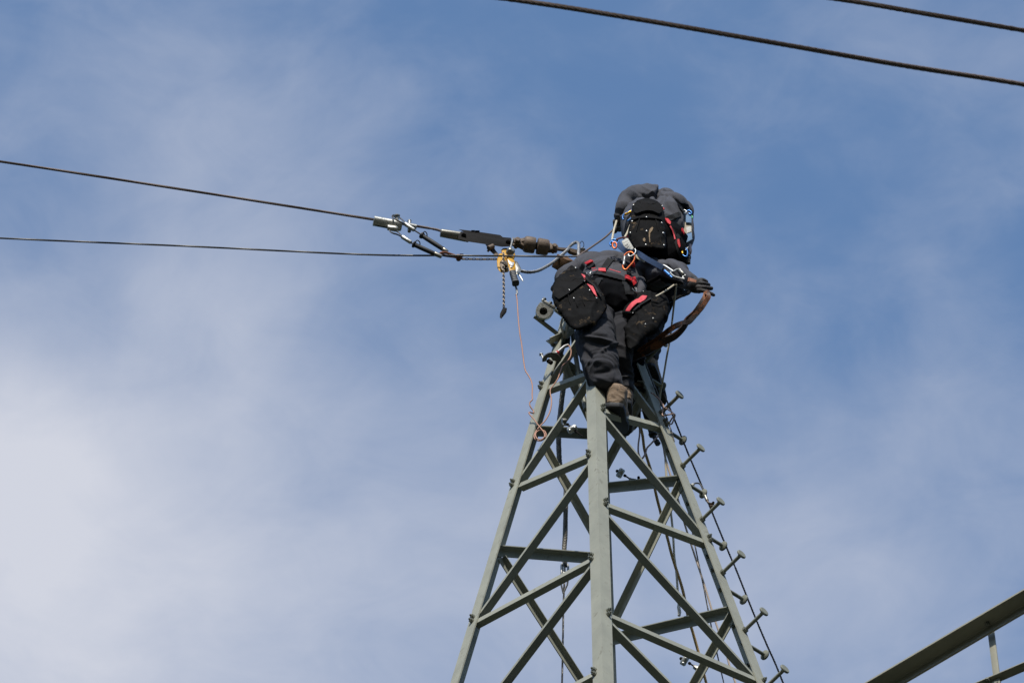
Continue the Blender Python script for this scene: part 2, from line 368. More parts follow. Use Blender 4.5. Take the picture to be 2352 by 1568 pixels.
# upper edges of the far faces' bars
for a, b, ww in (((1229, 986), (1368, 994), .050), ((1142, 1261), (1378, 1279), .052)):
    brace('LB', a, b, ww, ww, False, .02, .02)
for a, b in (((1252, 1030), (1384, 1264)), ((1280, 812), (1368, 990)), ((1299, 836), (1360, 884))):
    brace('LB', a, b, .040, .040, False, .02, .02)
for a, b, ww in (((1566, 1099), (1380, 1118), .050), ((1680, 1401), (1392, 1468), .052), ((1484, 881), (1400, 880), .046)):
    brace('RB', a, b, ww, ww, False, .02, .02)
for a, b in (((1561, 1118), (1392, 1468)), ((1478, 912), (1380, 1095)),):
    brace('RB', a, b, .042, .040, False, .02, .02)
# the bays below the frame keep the same zigzag down to the ground
def lowbays(face, start_side, h0, hnext, n=13):
    a, b, o = FACES[face]; side = start_side; h = h0; hn = hnext; nn_ = facen(face)
    k = 0
    while h < GH - .6 and k < n:
        u, v = (a, b) if side == 0 else (b, a)
        p = legpt(u, h); q = legpt(v, min(hn, GH - .2)); t = (q - p).normalized(); ins = LW * .5
        low = face in ('FL', 'FR')
        brace(face, p - nn_ * .011 + t * ins * .6, q - nn_ * .011 - t * ins * .6, .05 if k > 3 else W1, .045 if k > 3 else W1, low, 0, 0)
        if k % 2 == (0 if low else 1) and k > 0:
            pass
        side = 1 - side; h = hn; hn = h * 1.16 + .05; k += 1
def hy(n, y): return legy(n, y)
# first bars that still enter the frame at its bottom edge
fl_h = hy('F', 1308)
brace('FL', (1357, 1300), (1153, 1568), W1 * .9, W1, True, .03, .95)
brace('FL', (1365, 1550), (1332, 1568), W1 * .9, W1, True, .02, 1.15)
brace('FR', (1402, 1429), (1539, 1568), W1 * .9, W1, True, .03, 1.2)
brace('LB', (1156, 1288), (1332, 1562), .042, .040, False, .02, .45)
brace('RB', (1681, 1418), (1604, 1556), .042, .042, False, .02, .75)
hL = hy('L', 1568) + .75
for face, s in (('FL', 0), ('FR', 1), ('LB', 0), ('RB', 0)):
    lowbays(face, s, hL, hL * 1.16 + .05)
# peak plate that ties the four legs together
bm = bmesh.new(); pk = (legpt('F', HTOP) + legpt('R', HTOP) + legpt('L', HTOP) + legpt('B', HTOP)) / 4
box(bm, pk + Z * .012, fN * .075, bN * .075, Z * .008, .002)
box(bm, pk + Z * .075, Vector((.05, 0, 0)), Vector((0, .006, 0)), Z * .06, .002)
done(bm, 'peak_plate', 'paint', tower)
# bolts: nut, washer, stub, standing on the outside of the legs
def legbolt(face, xy):
    n = facen(face); p = onface(face, xy, .0); ref = Z
    bm = bmesh.new(); hexnut(bm, p + n * .0005, n, .0150, .003); 
    cyl(bm, p + n * .0035, p + n * .0065, .0165, 14)
    hexnut(bm, p + n * .0065, n, .0135, .012, Vector((.3, .2, 1))); cyl(bm, p + n * .0185, p + n * .029, .0062, 10)
    done(bm, 'bolt', 'bolt', tower)
for xy in ((1246, 882), (1243.5, 891), (1180, 1106), (1177.5, 1115), (1087.5, 1417), (1085, 1426), (1354, 1039), (1354, 1047.5), (1360, 1275), (1360, 1284), (1366.5, 1539), (1366.5, 1548), (1272, 793)):
    legbolt('FL', xy)
for xy in ((1383, 934), (1383, 942), (1389, 1150), (1389, 1158.5), (1396, 1403), (1396, 1411.5), (1526, 967), (1529.5, 975.5), (1627, 1233), (1630, 1242), (1753, 1562)):
    legbolt('FR', xy)
# bolt ends on the inside of the right leg's far flange
for y in (1024, 1092, 1146, 1218, 1267, 1344, 1426, 1516, 1298):
    h = hy('R', y); p = legpt('R', h) - fN * LW * .72 - bN * .009; bm = bmesh.new()
    hexnut(bm, p, -bN, .013, .012, Z); cyl(bm, p - bN * .011, p - bN * .022, .006, 10); done(bm, 'bolt', 'bolt', tower)
# step bolts of the right leg
def stepbolt(p, n, up):
    s = empty  # (kept flat: each step bolt is one part of the tower with its nut as sub-part)
    bm = bmesh.new(); tube(bm, [p - n * .02, p + n * .160], .0112, 12)
    lathe(bm, p + n * .148, p + n * .176, [(0, .0098), (.35, .013), (.5, .028), (.62, .0315), (.86, .0315), (1, .028)], 24)
    o = done(bm, 'step_bolt', 'stepbolt', tower)
    bm = bmesh.new(); hexnut(bm, p + n * .001, n, .0185, .018, up); hexnut(bm, p - n * .026, n, .0185, .014, up)
    done(bm, 'nut', 'bolt', o)
for x, y in ((1482, 830), (1518, 949), (1566, 1071), (1611, 1194), (1658, 1316), (1709, 1448), (1756, 1580)):
    stepbolt(onface('FR', (x, y), .0), facen('FR'), Z)
for y in (1010, 1133, 1254, 1378, 1506, 886):
    h = hy('R', y) ; p = legpt('R', h - .16) - fN * LW * .5; stepbolt(p, facen('RB'), Z)

# ------------------------------------------------------------------ conductors and line hardware
def cdy(x, k=.2, x0=1340): return -k * (x0 - x) * PX          # the main line runs a little towards the camera to the left
def W(xy, off=0.0): return at(xy[0], xy[1], cdy(xy[0]) + off)
def pts2(conv, lst, dy=0.0): return [atp(conv(x, y), dy(conv(x, y)) if callable(dy) else dy) for x, y in lst]
def cable(name, P, r, m, label, cat, group=None, n=10, step=.05, strands=0, pitch=None):
    bm = bmesh.new()
    if strands:
        rope(bm, P, r, strands, pitch, 5)
        tube(bm, spline(P, step=max(step, .03)), r * (.72 if strands > 4 else .5), 8)
    else: tube(bm, spline(P, step=step), r, n)
    return tag(done(bm, name, m, None, 60), label, cat, group)
# upper line: three lengths (outside the grip, and between grip and dead end)
P = [W((x, y)) for x, y in ((-1500, 170), (-700, 268), (0, 371), (430, 437), (857, 504), (985, 524), (1015, 531))]
cable('conductor_cable', P, .0088, 'conductor', 'taut grey conductor running from the left edge into the silver grip clamp', 'cable', None, 12, .03, 7, .11)
# lower thin wire rope passing in front of the hoist
P = [at(x, y, -.16 - .04 * (1330 - x) * PX) for x, y in ((-1500, 470), (-700, 513), (0, 547), (420, 565), (833, 584.5), (1050, 587), (1292, 589), (1345, 588))]
cable('steel_wire_rope', P, .0062, 'wire_rope', 'thin dark wire rope crossing in front of the yellow hoist to the left edge', 'cable', None, 8, .04, 6, .07)
# two conductors overhead
DYC = -10.4
P = [at(x, y, DYC - (x - 1700) * -.00027) for x, y in ((-300, -175), (600, -72), (1150, -4), (1450, 42), (1780, 99), (2067, 149.5), (2352, 194.6), (2900, 290), (3700, 440))]
cable('overhead_conductor', P, .0086, 'conductor', 'lower of the two thick conductors crossing the top right corner', 'cable', 'conductors overhead at the top right', 12, .03, 9, .20)
P = [at(x, y, DYC - (x - 1700) * -.00027) for x, y in ((200, -230), (1200, -103), (1700, -34), (1950, 2), (2121, 31), (2352, 70.5), (2900, 165), (3700, 315))]
cable('overhead_conductor', P, .0086, 'conductor', 'upper of the two thick conductors crossing the top right corner', 'cable', 'conductors overhead at the top right', 12, .03, 9, .20)

def Wq(conv, x, y, off=0.0): return W(conv(x, y), off)
def qax(conv, a, b, off=0.0): p, q = Wq(conv, *a, off), Wq(conv, *b, off); return p, q
# --- come-along grip clamp on the conductor
gp = empty('grip_clamp', Wq(cQ, 600, 480), 'silver cast grip clamp gripping the conductor, left of the black sleeved slings', 'clamp')
bm = bmesh.new(); p, q = qax(cQ, (255, 372), (925, 500)); tq = (q - p).normalized(); upv = (CU - tq * CU.dot(tq)).normalized(); sdv = tq.cross(upv)
def sect(bm, p, q, prof, up, sd, n=20, sq=1.0):
    rings = []
    for s, ru, rs in prof:
        c = p.lerp(q, s); ring = []
        for k in range(n):
            a = 2 * math.pi * k / n; cu, cs = math.cos(a), math.sin(a)
            e = sq; cu = math.copysign(abs(cu) ** e, cu); cs = math.copysign(abs(cs) ** e, cs)
            ring.append(bm.verts.new(c + up * cu * ru + sd * cs * rs))
        rings.append(ring)
    for a, b in zip(rings, rings[1:]):
        for k in range(n): bm.faces.new((a[k], a[(k + 1) % n], b[(k + 1) % n], b[k]))
    bm.faces.new(rings[0][::-1]); bm.faces.new(rings[-1])
U_ = .1703 / 1.7415 * PX                       # metres per cQ / cR crop unit
sect(bm, p, q, [(0, .030, .026), (.02, .034, .030), (.06, .033, .030), (.5, .033, .031), (.72, .034, .033), (.9, .036, .033), (.97, .034, .03), (1, .028, .026)], upv, sdv, 24, .72)
done(bm, 'clamp_body', 'alu', gp, 40)
bm = bmesh.new(); a, b = qax(cQ, (300, 478), (760, 560), -.028); box(bm, (a + b) / 2, (b - a) / 2, upv * .0035, sdv * .006, .001); done(bm, 'jaw_slot', 'darksteel', gp)
bm = bmesh.new(); a, b = qax(cQ, (588, 530), (812, 568), -.03); lathe(bm, a, b, [(0, 60 * U_), (.05, 66 * U_), (.8, 72 * U_), (.84, 60 * U_), (.88, 72 * U_), (1, 66 * U_)], 20); done(bm, 'clamp_wedge', 'alu', gp)
bm = bmesh.new(); a, b = Wq(cQ, 820, 420, -.01), Wq(cQ, 805, 268, -.03); cyl(bm, a, b, 50 * U_, 20); cyl(bm, b, b + (b - a).normalized() * .008, 80 * U_, 28, .08); done(bm, 'pin', 'galv', gp)
bm = bmesh.new(); a, b = qax(cQ, (1175, 498), (1272, 518)); cyl(bm, a - (b - a) * 1.2, b, 64 * U_, 20, .1); done(bm, 'collar', 'galv', gp)
bm = bmesh.new(); a, b = Wq(cQ, 1140, 470), Wq(cQ, 1105, 385); cyl(bm, Wq(cQ, 1098, 625), b, 42 * U_, 16); cyl(bm, b, b + (b - a).normalized() * .006, 50 * U_, 12); done(bm, 'clamp_bolt', 'galv', gp)
# --- the two wire slings with black hoses
def sling(loopP, sleeve, wire, hose, endc, off, label):
    root = empty('wire_sling', Wq(cQ, *sleeve[0], off), label, 'sling', 'black sleeved wire slings between grip and chain')
    bm = bmesh.new()
    for dz in (0, 1):
        rope(bm, [Wq(cQ, x + 14 * dz, y + 16 * dz, off + o + .004 * dz) for x, y, o in loopP], .0042, 3, .03, 5)
    rope(bm, [Wq(cQ, *sleeve[1], off), Wq(cQ, *wire, off)], .0056, 5, .04, 5)
    done(bm, 'wire', 'wire_rope', root)
    bm = bmesh.new(); a, b = qax(cQ, *sleeve, off); lathe(bm, a, b, [(0, 46 * U_), (.04, 52 * U_), (.5, 50 * U_), (.96, 50 * U_), (1, 44 * U_)], 18); done(bm, 'ferrule', 'alu', root)
    bm = bmesh.new(); a, b = qax(cQ, *hose, off); n_ = 14
    lathe(bm, a, b, [(0, 30 * U_), (.0, 78 * U_), (.03, 84 * U_), (.07, 74 * U_), (.1, 56 * U_), (.5, 58 * U_), (.98, 55 * U_), (1, 48 * U_)], n_)
    t = (b - a).normalized(); e = a + upv * .03
    for s_ in (-1, 1):
        tube(bm, spline([a + t * .012 + upv * .020 + sdv * .008 * s_, a + t * .022 + upv * .034 + sdv * .008 * s_, a + t * .040 + upv * .030 + sdv * .006 * s_, a + t * .046 + upv * .016 + sdv * .006 * s_], n=5), .0032, 6)
    done(bm, 'hose', 'rubber', root)
    bm = bmesh.new(); a, b = qax(cQ, *endc, off); lathe(bm, a, b, [(0, 52 * U_), (.1, 56 * U_), (.9, 50 * U_), (1, 42 * U_), (1, 30 * U_)], 16); done(bm, 'end_cap', 'hoist_grey', root)
sling([(1000, 440, -.01), (900, 400, -.045), (780, 340, -.058), (710, 300, -.03), (700, 250, 0), (760, 235, .03), (880, 300, .03), (960, 370, .01), (1000, 430, 0)],
      ((995, 440), (1215, 590)), (1385, 700), ((1378, 705), (1930, 1060)), ((1895, 1040), (1995, 1100)), -.02, 'upper black sleeved sling looped over the pin of the silver grip')
sling([(925, 750, 0), (820, 690, -.04), (700, 650, -.05), (640, 610, -.02), (660, 560, .02), (800, 610, .03), (880, 680, .02), (925, 740, 0)],
      ((930, 745), (1140, 880)), (1195, 925), ((1192, 920), (1700, 1150)), ((1690, 1140), (1860, 1215)), -.035, 'lower black sleeved sling under the silver grip, touching the thin wire rope')
# --- rusty shackle link and short chain to the hoist
root = empty('rusty_shackle', Wq(cQ, 2000, 1180), 'flat rusty shackle joining the slings to the chain', 'shackle')
bm = bmesh.new(); L_ = [Wq(cQ, x, y, o) for x, y, o in ((2300, 1235, -.012), (2150, 1180, -.02), (1950, 1120, -.03), (1840, 1130, -.035), (1850, 1165, -.0), (1960, 1190, .02), (2150, 1215, .01), (2310, 1250, .004))]
tube(bm, spline(L_, n=5), .0085, 10); done(bm, 'bow', 'rust', root)
bm = bmesh.new(); a = Wq(cQ, 2240, 1195, 0); b = Wq(cQ, 2260, 1280, 0); cyl(bm, a, b, .016, 14); hexnut(bm, Wq(cC, 1145, 640), CU, .017, .02); hexnut(bm, Wq(cC, 1165, 610), CU, .012, .02); done(bm, 'pin', 'rust', root)

def chainlinks(bm, P, ll, ww, r):
    fr = frames(P); cum = [0]
    for a, b in zip(P, P[1:]): cum.append(cum[-1] + (b - a).length)
    L_ = cum[-1]; pitch = ll - 2 * r; k = 0; s = 0
    while s < L_:
        i = max(j for j in range(len(P)) if cum[j] <= s + 1e-9); i = min(i, len(P) - 2); tt = (s - cum[i]) / (cum[i + 1] - cum[i]); c = P[i].lerp(P[i + 1], tt)
        t, u, v = fr[i]; a45 = R(38); uu = u * math.cos(a45) + v * math.sin(a45); vv = -u * math.sin(a45) + v * math.cos(a45)
        w_ = uu if k % 2 == 0 else vv; h = (ll / 2 - ww / 2); q = []
        for j in range(12):
            a = 2 * math.pi * j / 12; q.append(c + t * (math.cos(a) * (ww / 2 - r) + math.copysign(h, math.cos(a)) * (1 if abs(math.cos(a)) > .01 else 0)) + w_ * math.sin(a) * (ww / 2 - r))
        nrm = t.cross(w_); rings = []
        for j in range(12):
            tt2 = (q[(j + 1) % 12] - q[j - 1]).normalized(); s2 = tt2.cross(nrm); rings.append([bm.verts.new(q[j] + (s2 * math.cos(b) + nrm * math.sin(b)) * r) for b in [math.pi / 3 * m_ for m_ in range(6)]])
        for j in range(12):
            a_, b_ = rings[j], rings[(j + 1) % 12]
            for m_ in range(6): bm.faces.new((a_[m_], a_[(m_ + 1) % 6], b_[(m_ + 1) % 6], b_[m_]))
        s += pitch; k += 1
# --- lever chain hoist
hz = empty('lever_chain_hoist', Wq(cR, 700, 850), 'yellow lever chain hoist with black ribbed grip hanging in front of the insulators', 'chain hoist')
def RP(x, y, off=0.0): return Wq(cR, x, y, off)
bm = bmesh.new(); chainlinks(bm, [Wq(cC, 1185, 634, -.0), Wq(cC, 1400, 638), Wq(cC, 1600, 636)], .030, .0185, .0034); done(bm, 'load_chain', 'chain', hz)
bm = bmesh.new(); chainlinks(bm, [RP(668, 680, -.085), RP(668, 900, -.09), RP(672, 1200, -.09), RP(676, 1500, -.09), Wq(cC, 1662, 1190, -.09)], .030, .0195, .0036); done(bm, 'loose_chain', 'chain', hz)
bm = bmesh.new(); a = [Wq(cC, x, y, -.09) for x, y in ((1655, 1200), (1700, 1212), (1692, 1262), (1632, 1338), (1614, 1322), (1617, 1275))]
prism(bm, a, CF * .02, .002); box(bm, Wq(cC, 1664, 1268, -.10), (a[4] - a[1]) * .22, (a[4] - a[1]).cross(CF).normalized() * .006, CF * .006, .001); done(bm, 'chain_stop', 'darksteel', hz)
bm = bmesh.new(); prism(bm, [RP(*p) for p in ((610, 600), (640, 548), (720, 535), (800, 560), (940, 650), (950, 720), (900, 840), (840, 860), (740, 800), (640, 700))], CF * .075, .010)
prism(bm, [RP(*p) for p in ((550, 700), (600, 655), (690, 690), (740, 780), (760, 900), (800, 1100), (720, 1115), (640, 1130), (560, 1080), (520, 1000), (510, 850))], CF * .058, .008)
done(bm, 'housing', 'yellow', hz, 50)
bm = bmesh.new(); prism(bm, [RP(*p, -.036) for p in ((590, 850), (640, 825), (740, 835), (785, 880), (790, 1010), (760, 1045), (660, 1070), (610, 1040), (575, 920))], CF * .028, .006)
cyl(bm, RP(700, 960, -.05), RP(700, 960, -.068), 62 * U_, 20, .15); done(bm, 'side_plate', 'iron', hz, 50)
bm = bmesh.new(); tube(bm, spline([RP(740, 900, -.06), RP(765, 960, -.065), RP(770, 1000, -.065), RP(730, 1010, -.065)], n=4), .0022, 6); done(bm, 'pawl_spring', 'hoist_grey', hz)
# hand wheel with its spindle
bm = bmesh.new(); c0 = RP(830, 640, -.06); ax = (RP(885, 320, -.03) - RP(850, 520, -.06)).normalized(); u = (CR - ax * CR.dot(ax)).normalized(); v = ax.cross(u)
ring = []; nn_ = 36
def lob(a): return 1 - .16 * (1 - abs(math.cos(2 * a + .4))) ** 1
prof = [(-.010, 86), (-.004, 104), (.016, 108), (.020, 100), (.020, 84), (.006, 78)]
rings = []
for h, rr_ in prof: rings.append([bm.verts.new(c0 + ax * h + (u * math.cos(a) + v * math.sin(a)) * rr_ * lob(a) * U_) for a in [2 * math.pi * k / nn_ for k in range(nn_)]])
for a, b in zip(rings, rings[1:]):
    for k in range(nn_): bm.faces.new((a[k], a[(k + 1) % nn_], b[(k + 1) % nn_], b[k]))
bm.faces.new(rings[0][::-1]); bm.faces.new(rings[-1]); cyl(bm, c0 + ax * .004, c0 + ax * .022, 22 * U_, 14)
done(bm, 'hand_wheel', 'hoist_grey', hz, 40)
bm = bmesh.new(); lathe(bm, RP(825, 560, -.06), RP(898, 300, -.03), [(0, 20 * U_), (.5, 24 * U_), (.5, 29 * U_), (.56, 29 * U_), (.56, 24 * U_), (.97, 24 * U_), (1, 18 * U_)], 12); done(bm, 'spindle', 'galv', hz)
bm = bmesh.new(); prism(bm, [RP(*p, -.088) for p in ((745, 795), (800, 770), (880, 790), (940, 850), (955, 1000), (952, 1135), (895, 1150), (815, 1120), (780, 960))], CF * .014, .004)
done(bm, 'lever', 'yellow', hz, 50)
bm = bmesh.new(); prism(bm, [RP(*p, -.098) for p in ((765, 802), (860, 870), (918, 880), (908, 925), (895, 955), (865, 948), (808, 915))], CF * .004, .001)
prism(bm, [RP(*p, -.098) for p in ((832, 955), (880, 965), (878, 992), (828, 982))], CF * .004, .0008); done(bm, 'rating_plate', 'sticker', hz)
bm = bmesh.new(); a, b = RP(880, 1110, -.088), RP(957, 1372, -.088); t = (b - a).normalized(); sd = (CR - t * CR.dot(t)).normalized(); dp = t.cross(sd); prof = [(0, .9)]
for k in range(6): prof += [(.02 + k * .13, 1.0), (.11 + k * .13, 1.0), (.125 + k * .13, .90), (.145 + k * .13, .90)]
prof += [(.84, 1.02), (.9, 1.14), (.98, 1.16), (1.0, 1.08)]
sect(bm, a, b, [(s, 74 * U_ * k, .021 * k) for s, k in prof], sd, dp, 20, .6); done(bm, 'grip', 'grip', hz, 30)
bm = bmesh.new(); a = [RP(*p, .0) for p in ((240, 455), (320, 560), (330, 590), (490, 740), (560, 690), (480, 590), (500, 500), (420, 470))]
prism(bm, a[:4] + a[4:6] + a[7:8], CF * .012, .002); cyl(bm, RP(310, 545, -.03), RP(430, 495, -.03), .016, 14); hexnut(bm, RP(345, 610, -.01), CU - CR, .014, .014); hexnut(bm, RP(300, 562, -.02), CR, .012, .012); done(bm, 'top_link', 'iron', hz)
# --- connector block and thick grey jumper
jc = empty('jumper_connector', RP(1010, 970, .02), 'grey aluminium connector block behind the hoist lever with a short shiny pin', 'connector')
bm = bmesh.new(); prism(bm, [RP(*p, .0) for p in ((925, 842), (975, 845), (1005, 880), (1092, 1038), (1080, 1105), (1010, 1165), (965, 1165), (950, 1000))], CF * .045, .006); done(bm, 'block', 'hoist_grey', jc, 40)
bm = bmesh.new(); lathe(bm, RP(1020, 1140, -.0), RP(1132, 1325, -.0), [(0, 24 * U_), (.3, 22 * U_), (.3, 18 * U_), (.85, 18 * U_), (1, 8 * U_)], 12)
tube(bm, [RP(1120, 1240), RP(1095, 1250), RP(1075, 1300)], .0016, 5); done(bm, 'pin', 'chrome', jc)
bm = bmesh.new(); J = [RP(1060, 1075), RP(1180, 1100), RP(1300, 1108), RP(1480, 1075), RP(1660, 985), RP(1830, 880), RP(1960, 770), RP(2080, 670), RP(2200, 560), atp(cM(440, 195), .02), atp(cM(520, 120), .02), atp(cM(600, 88), .02), atp(cM(636, 130), .0), atp(cM(636, 230), -.01), atp(cM(630, 330), -.02), atp(cM(640, 420), .0)]
bmr = bmesh.new(); rope(bmr, J, .0108, 9, .16, 6)
tube(bmr, spline(J, step=.02), .0088, 8)
tag(done(bmr, 'jumper_cable', 'grey_cable', None, 60), 'thick grey stranded cable sagging between the hoist and the tower top', 'cable')
# small split-ring wire and fitting over the cable end
bm = bmesh.new(); tube(bm, spline([atp(cM(x, y), -.01) for x, y in ((660, 110), (690, 70), (725, 100), (730, 160), (700, 205))], n=6), .0022, 6)
tag(done(bm, 'tie_wire', 'darksteel'), 'small loop of dark tie wire above the grey cable bend', 'wire')
bm = bmesh.new(); box(bm, atp(cM(700, 250), .04), CR * .02, CU * .018, CF * .015, .004); cyl(bm, atp(cM(690, 205), .03), atp(cM(735, 225), .03), .010, 12)
tag(done(bm, 'cable_lug', 'galv'), 'small silver lug beside the bend of the grey cable', 'lug')
# --- dead-end clamp with its twin straps
dc = empty('dead_end_clamp', Wq(cC, 1300, 380), 'long dark dead end clamp with twin steel straps, its socket grey, right of the grip', 'clamp')
V_ = .34014 / 1.7415 * PX
bm = bmesh.new(); a, b = qax(cC, (915, 328), (1250, 385)); t = (b - a).normalized(); up = (CU - t * CU.dot(t)).normalized(); sd = t.cross(up)
sect(bm, a, b, [(0, 40 * V_, .022), (.02, 50 * V_, .026), (.05, 50 * V_, .028), (.5, 54 * V_, .030), (1, 58 * V_, .030)], up, sd, 24, .75); done(bm, 'socket', 'hoist_grey', dc, 40)
bm = bmesh.new(); near = ((1122, 395), (1130, 345), (1160, 312), (1205, 318), (1660, 408), (1690, 386), (1750, 398), (1742, 488), (1640, 492), (1450, 462), (1250, 432))
prism(bm, [Wq(cC, *p, -.036) for p in near], CF * .007, .0012); o = done(bm, 'strap', 'darksteel', dc)
far = ((1128, 286), (1260, 300), (1620, 353), (1650, 378), (1748, 386), (1745, 420), (1640, 420), (1260, 350))
bm = bmesh.new(); prism(bm, [Wq(cC, *p, .030) for p in far], CF * .007, .0012); done(bm, 'strap', 'darksteel', dc)
bm = bmesh.new(); cyl(bm, Wq(cC, 1190, 362, -.046), Wq(cC, 1190, 362, .03), .011, 14); hexnut(bm, Wq(cC, 1190, 362, -.040), -CF, .018, .01, CU); cyl(bm, Wq(cC, 1715, 440, -.048), Wq(cC, 1715, 440, .04), .011, 14); hexnut(bm, Wq(cC, 1712, 440, -.040), -CF, .017, .01, CU)
hexnut(bm, Wq(cC, 1350, 325, -.0), CU, .015, .014); hexnut(bm, Wq(cC, 1300, 318, -.0), CU, .012, .012); done(bm, 'bolt', 'darksteel', dc)
# --- two bell insulators in line
ins = empty('tension_insulator', Wq(cC, 2030, 480), 'two brown barrel shaped cast fittings in line with forked ends, between clamp and tower', 'insulator')
def AX(s): p0 = Wq(cC, 1780, 438); p1 = Wq(cC, 2290, 520); return p0.lerp(p1, s)
ta = (AX(1) - AX(0)).normalized(); up = (CU * .62 - CF * .78); up = (up - ta * up.dot(ta)).normalized(); sd = ta.cross(up)
def xs(x): return (x - 1780) / 510
bm = bmesh.new(); lathe(bm, AX(0), AX(1), [(xs(1885), 60 * V_), (xs(1905), 92 * V_), (xs(1930), 101 * V_), (xs(2010), 99 * V_), (xs(2028), 92 * V_), (xs(2028), 46 * V_)], 32); done(bm, 'barrel', 'iron', ins, 40)
bm = bmesh.new(); lathe(bm, AX(0), AX(1), [(xs(2052), 46 * V_), (xs(2052), 90 * V_), (xs(2062), 101 * V_), (xs(2165), 98 * V_), (xs(2185), 88 * V_), (xs(2190), 40 * V_)], 32); done(bm, 'barrel', 'iron', ins, 40)
bm = bmesh.new(); lathe(bm, AX(0), AX(1), [(xs(2020), 44 * V_), (xs(2060), 44 * V_)], 20); done(bm, 'neck', 'darksteel', ins)
for sgn in (1, -1):
    bm = bmesh.new(); q = lambda x, h: AX(xs(x)) + up * h * V_ + sd * .0
    prism(bm, [AX(xs(x)) + up * (sgn * 30 + d) * V_ + sd * e * V_ for x, d, e in ((1768, 0, -30), (1768, 0, 30), (1800, 0, 42), (1850, 0, 44), (1905, 0, 70), (1905, 0, -70), (1850, 0, -44), (1800, 0, -42))], up * .016, .003)
    prism(bm, [AX(xs(1840)) + up * sgn * 30 * V_, AX(xs(1900)) + up * sgn * 80 * V_, AX(xs(1912)) + up * sgn * 30 * V_], sd * .010, .001)
    done(bm, 'fork', 'iron', ins)
    bm = bmesh.new(); prism(bm, [AX(xs(x)) + up * (sgn * 26) * V_ + sd * e * V_ for x, e in ((2180, -55), (2180, 55), (2230, 40), (2290, 34), (2300, 0), (2290, -34), (2230, -40))], up * .014, .003); done(bm, 'fork', 'iron', ins)
bm = bmesh.new(); cyl(bm, AX(xs(1815)) - up * .050, AX(xs(1815)) + up * .034, .012, 14); cyl(bm, AX(xs(1815)) + up * .026, AX(xs(1815)) + up * .040, .019, 16, .3); done(bm, 'pin', 'iron', ins)
bm = bmesh.new(); cyl(bm, AX(xs(2250)) - up * .040, AX(xs(2250)) + up * .03, .011, 14); cyl(bm, AX(xs(2250)) + up * .026, AX(xs(2250)) + up * .040, .016, 16, .3); done(bm, 'pin', 'iron', ins)
bm = bmesh.new(); lb = [AX(xs(2240)), Wq(cC, 2352, 540), atp(cM(420, 235), 0), atp(cM(470, 255), 0), atp(cM(620, 300), 0), atp(cM(900, 330), .02)]
for a, b, h1, h2 in ((lb[0], lb[2], .012, .013), (lb[2], lb[3], .013, .020), (lb[3], lb[4], .020, .022), (lb[4], lb[5], .022, .022)):
    t = (b - a).normalized(); u2 = (CU - t * CU.dot(t)).normalized(); s2 = t.cross(u2); sect(bm, a, b, [(0, h1, .009), (1, h2, .009)], u2, s2, 4, 1)
done(bm, 'link_bar', 'iron', ins)
# --- timber block wedged behind worker's shoulder
bm = bmesh.new(); c0 = at(1291, 606, .02); d1 = (CR * .74 - CF * .5 - CU * .45).normalized(); d2 = d1.cross(CU + CR * .1).normalized(); d3 = d1.cross(d2)
box(bm, c0 + CR * .005, d1 * .044, d2 * .042, d3 * .046, .003)
tag(done(bm, 'timber_block', 'timber'), 'square brown timber block hanging at the end of the thick grey cable', 'block')

# --- clamp with round opening on twin bars, left of the tower top
oc = empty('cable_bracket', at(1262, 730, -.06), 'empty silver cable clamp on two thin bars left of the tower top', 'bracket')
def OP(x, y, dy=0.0): return atp(cO(x, y), dy)
O_ = .1913 / 1.7415 * PX
def bar2(a, b, w1, w2, m='paint', name='bar', parent=oc):
    t = (b - a).normalized(); up_ = (Z - t * Z.dot(t)).normalized(); bm = bmesh.new(); lbar(bm, a, b, up_, t.cross(up_) if t.cross(up_).dot(CF) > 0 else -t.cross(up_), w1, .004, w2); return done(bm, name, m, parent, 30)
bar2(OP(480, 175, -.17), OP(880, 480, -.02), .016, .018); bar2(OP(205, 430, -.15), OP(838, 915, -.03), .018, .020)
bm = bmesh.new(); c0 = OP(385, 365, -.16); v3 = (CF - CU * .30 + CR * .0).normalized(); nbk = 28; o1 = []; o2 = []
uu = (CR * .82 - CU * .55).normalized(); uu = (uu - v3 * uu.dot(v3)).normalized(); vv = v3.cross(uu); vv = vv if vv.dot(CU) > 0 else -vv
def outl(a):
    ca, sa = math.cos(a), math.sin(a)
    if sa > -.2: k = 1 / max(abs(ca) / 172, abs(sa) / 150); return min(k, 215)
    return 1 / max(1e-6, math.hypot(ca / 165, sa / 165))
R_o = [[bm.verts.new(c0 + v3 * d + (uu * math.cos(a) + vv * math.sin(a)) * outl(a) * O_ * sc) for a in [2 * math.pi * k / nbk for k in range(nbk)]] for d, sc in ((-.030, .93), (-.024, 1), (.024, 1), (.030, .93))]
R_i = [[bm.verts.new(c0 + v3 * d + (uu * math.cos(a) + vv * math.sin(a)) * 84 * O_) for a in [2 * math.pi * k / nbk for k in range(nbk)]] for d in (.030, -.030)]
seq = R_o + R_i + [R_o[0]]
for a, b in zip(seq, seq[1:]):
    for k in range(nbk): bm.faces.new((a[k], a[(k + 1) % nbk], b[(k + 1) % nbk], b[k]))
done(bm, 'clamp_shell', 'alu', oc, 45)
bm = bmesh.new(); lathe(bm, c0 + v3 * .02, c0 + v3 * .032, [(0, 88 * O_), (1, 88 * O_)], 20); done(bm, 'rubber_insert', 'rubber', oc)
bm = bmesh.new(); e0 = c0 + vv * 150 * O_
box(bm, e0 + vv * .014, uu * 165 * O_, vv * .008, v3 * .028, .003); done(bm, 'keeper_plate', 'alu', oc)
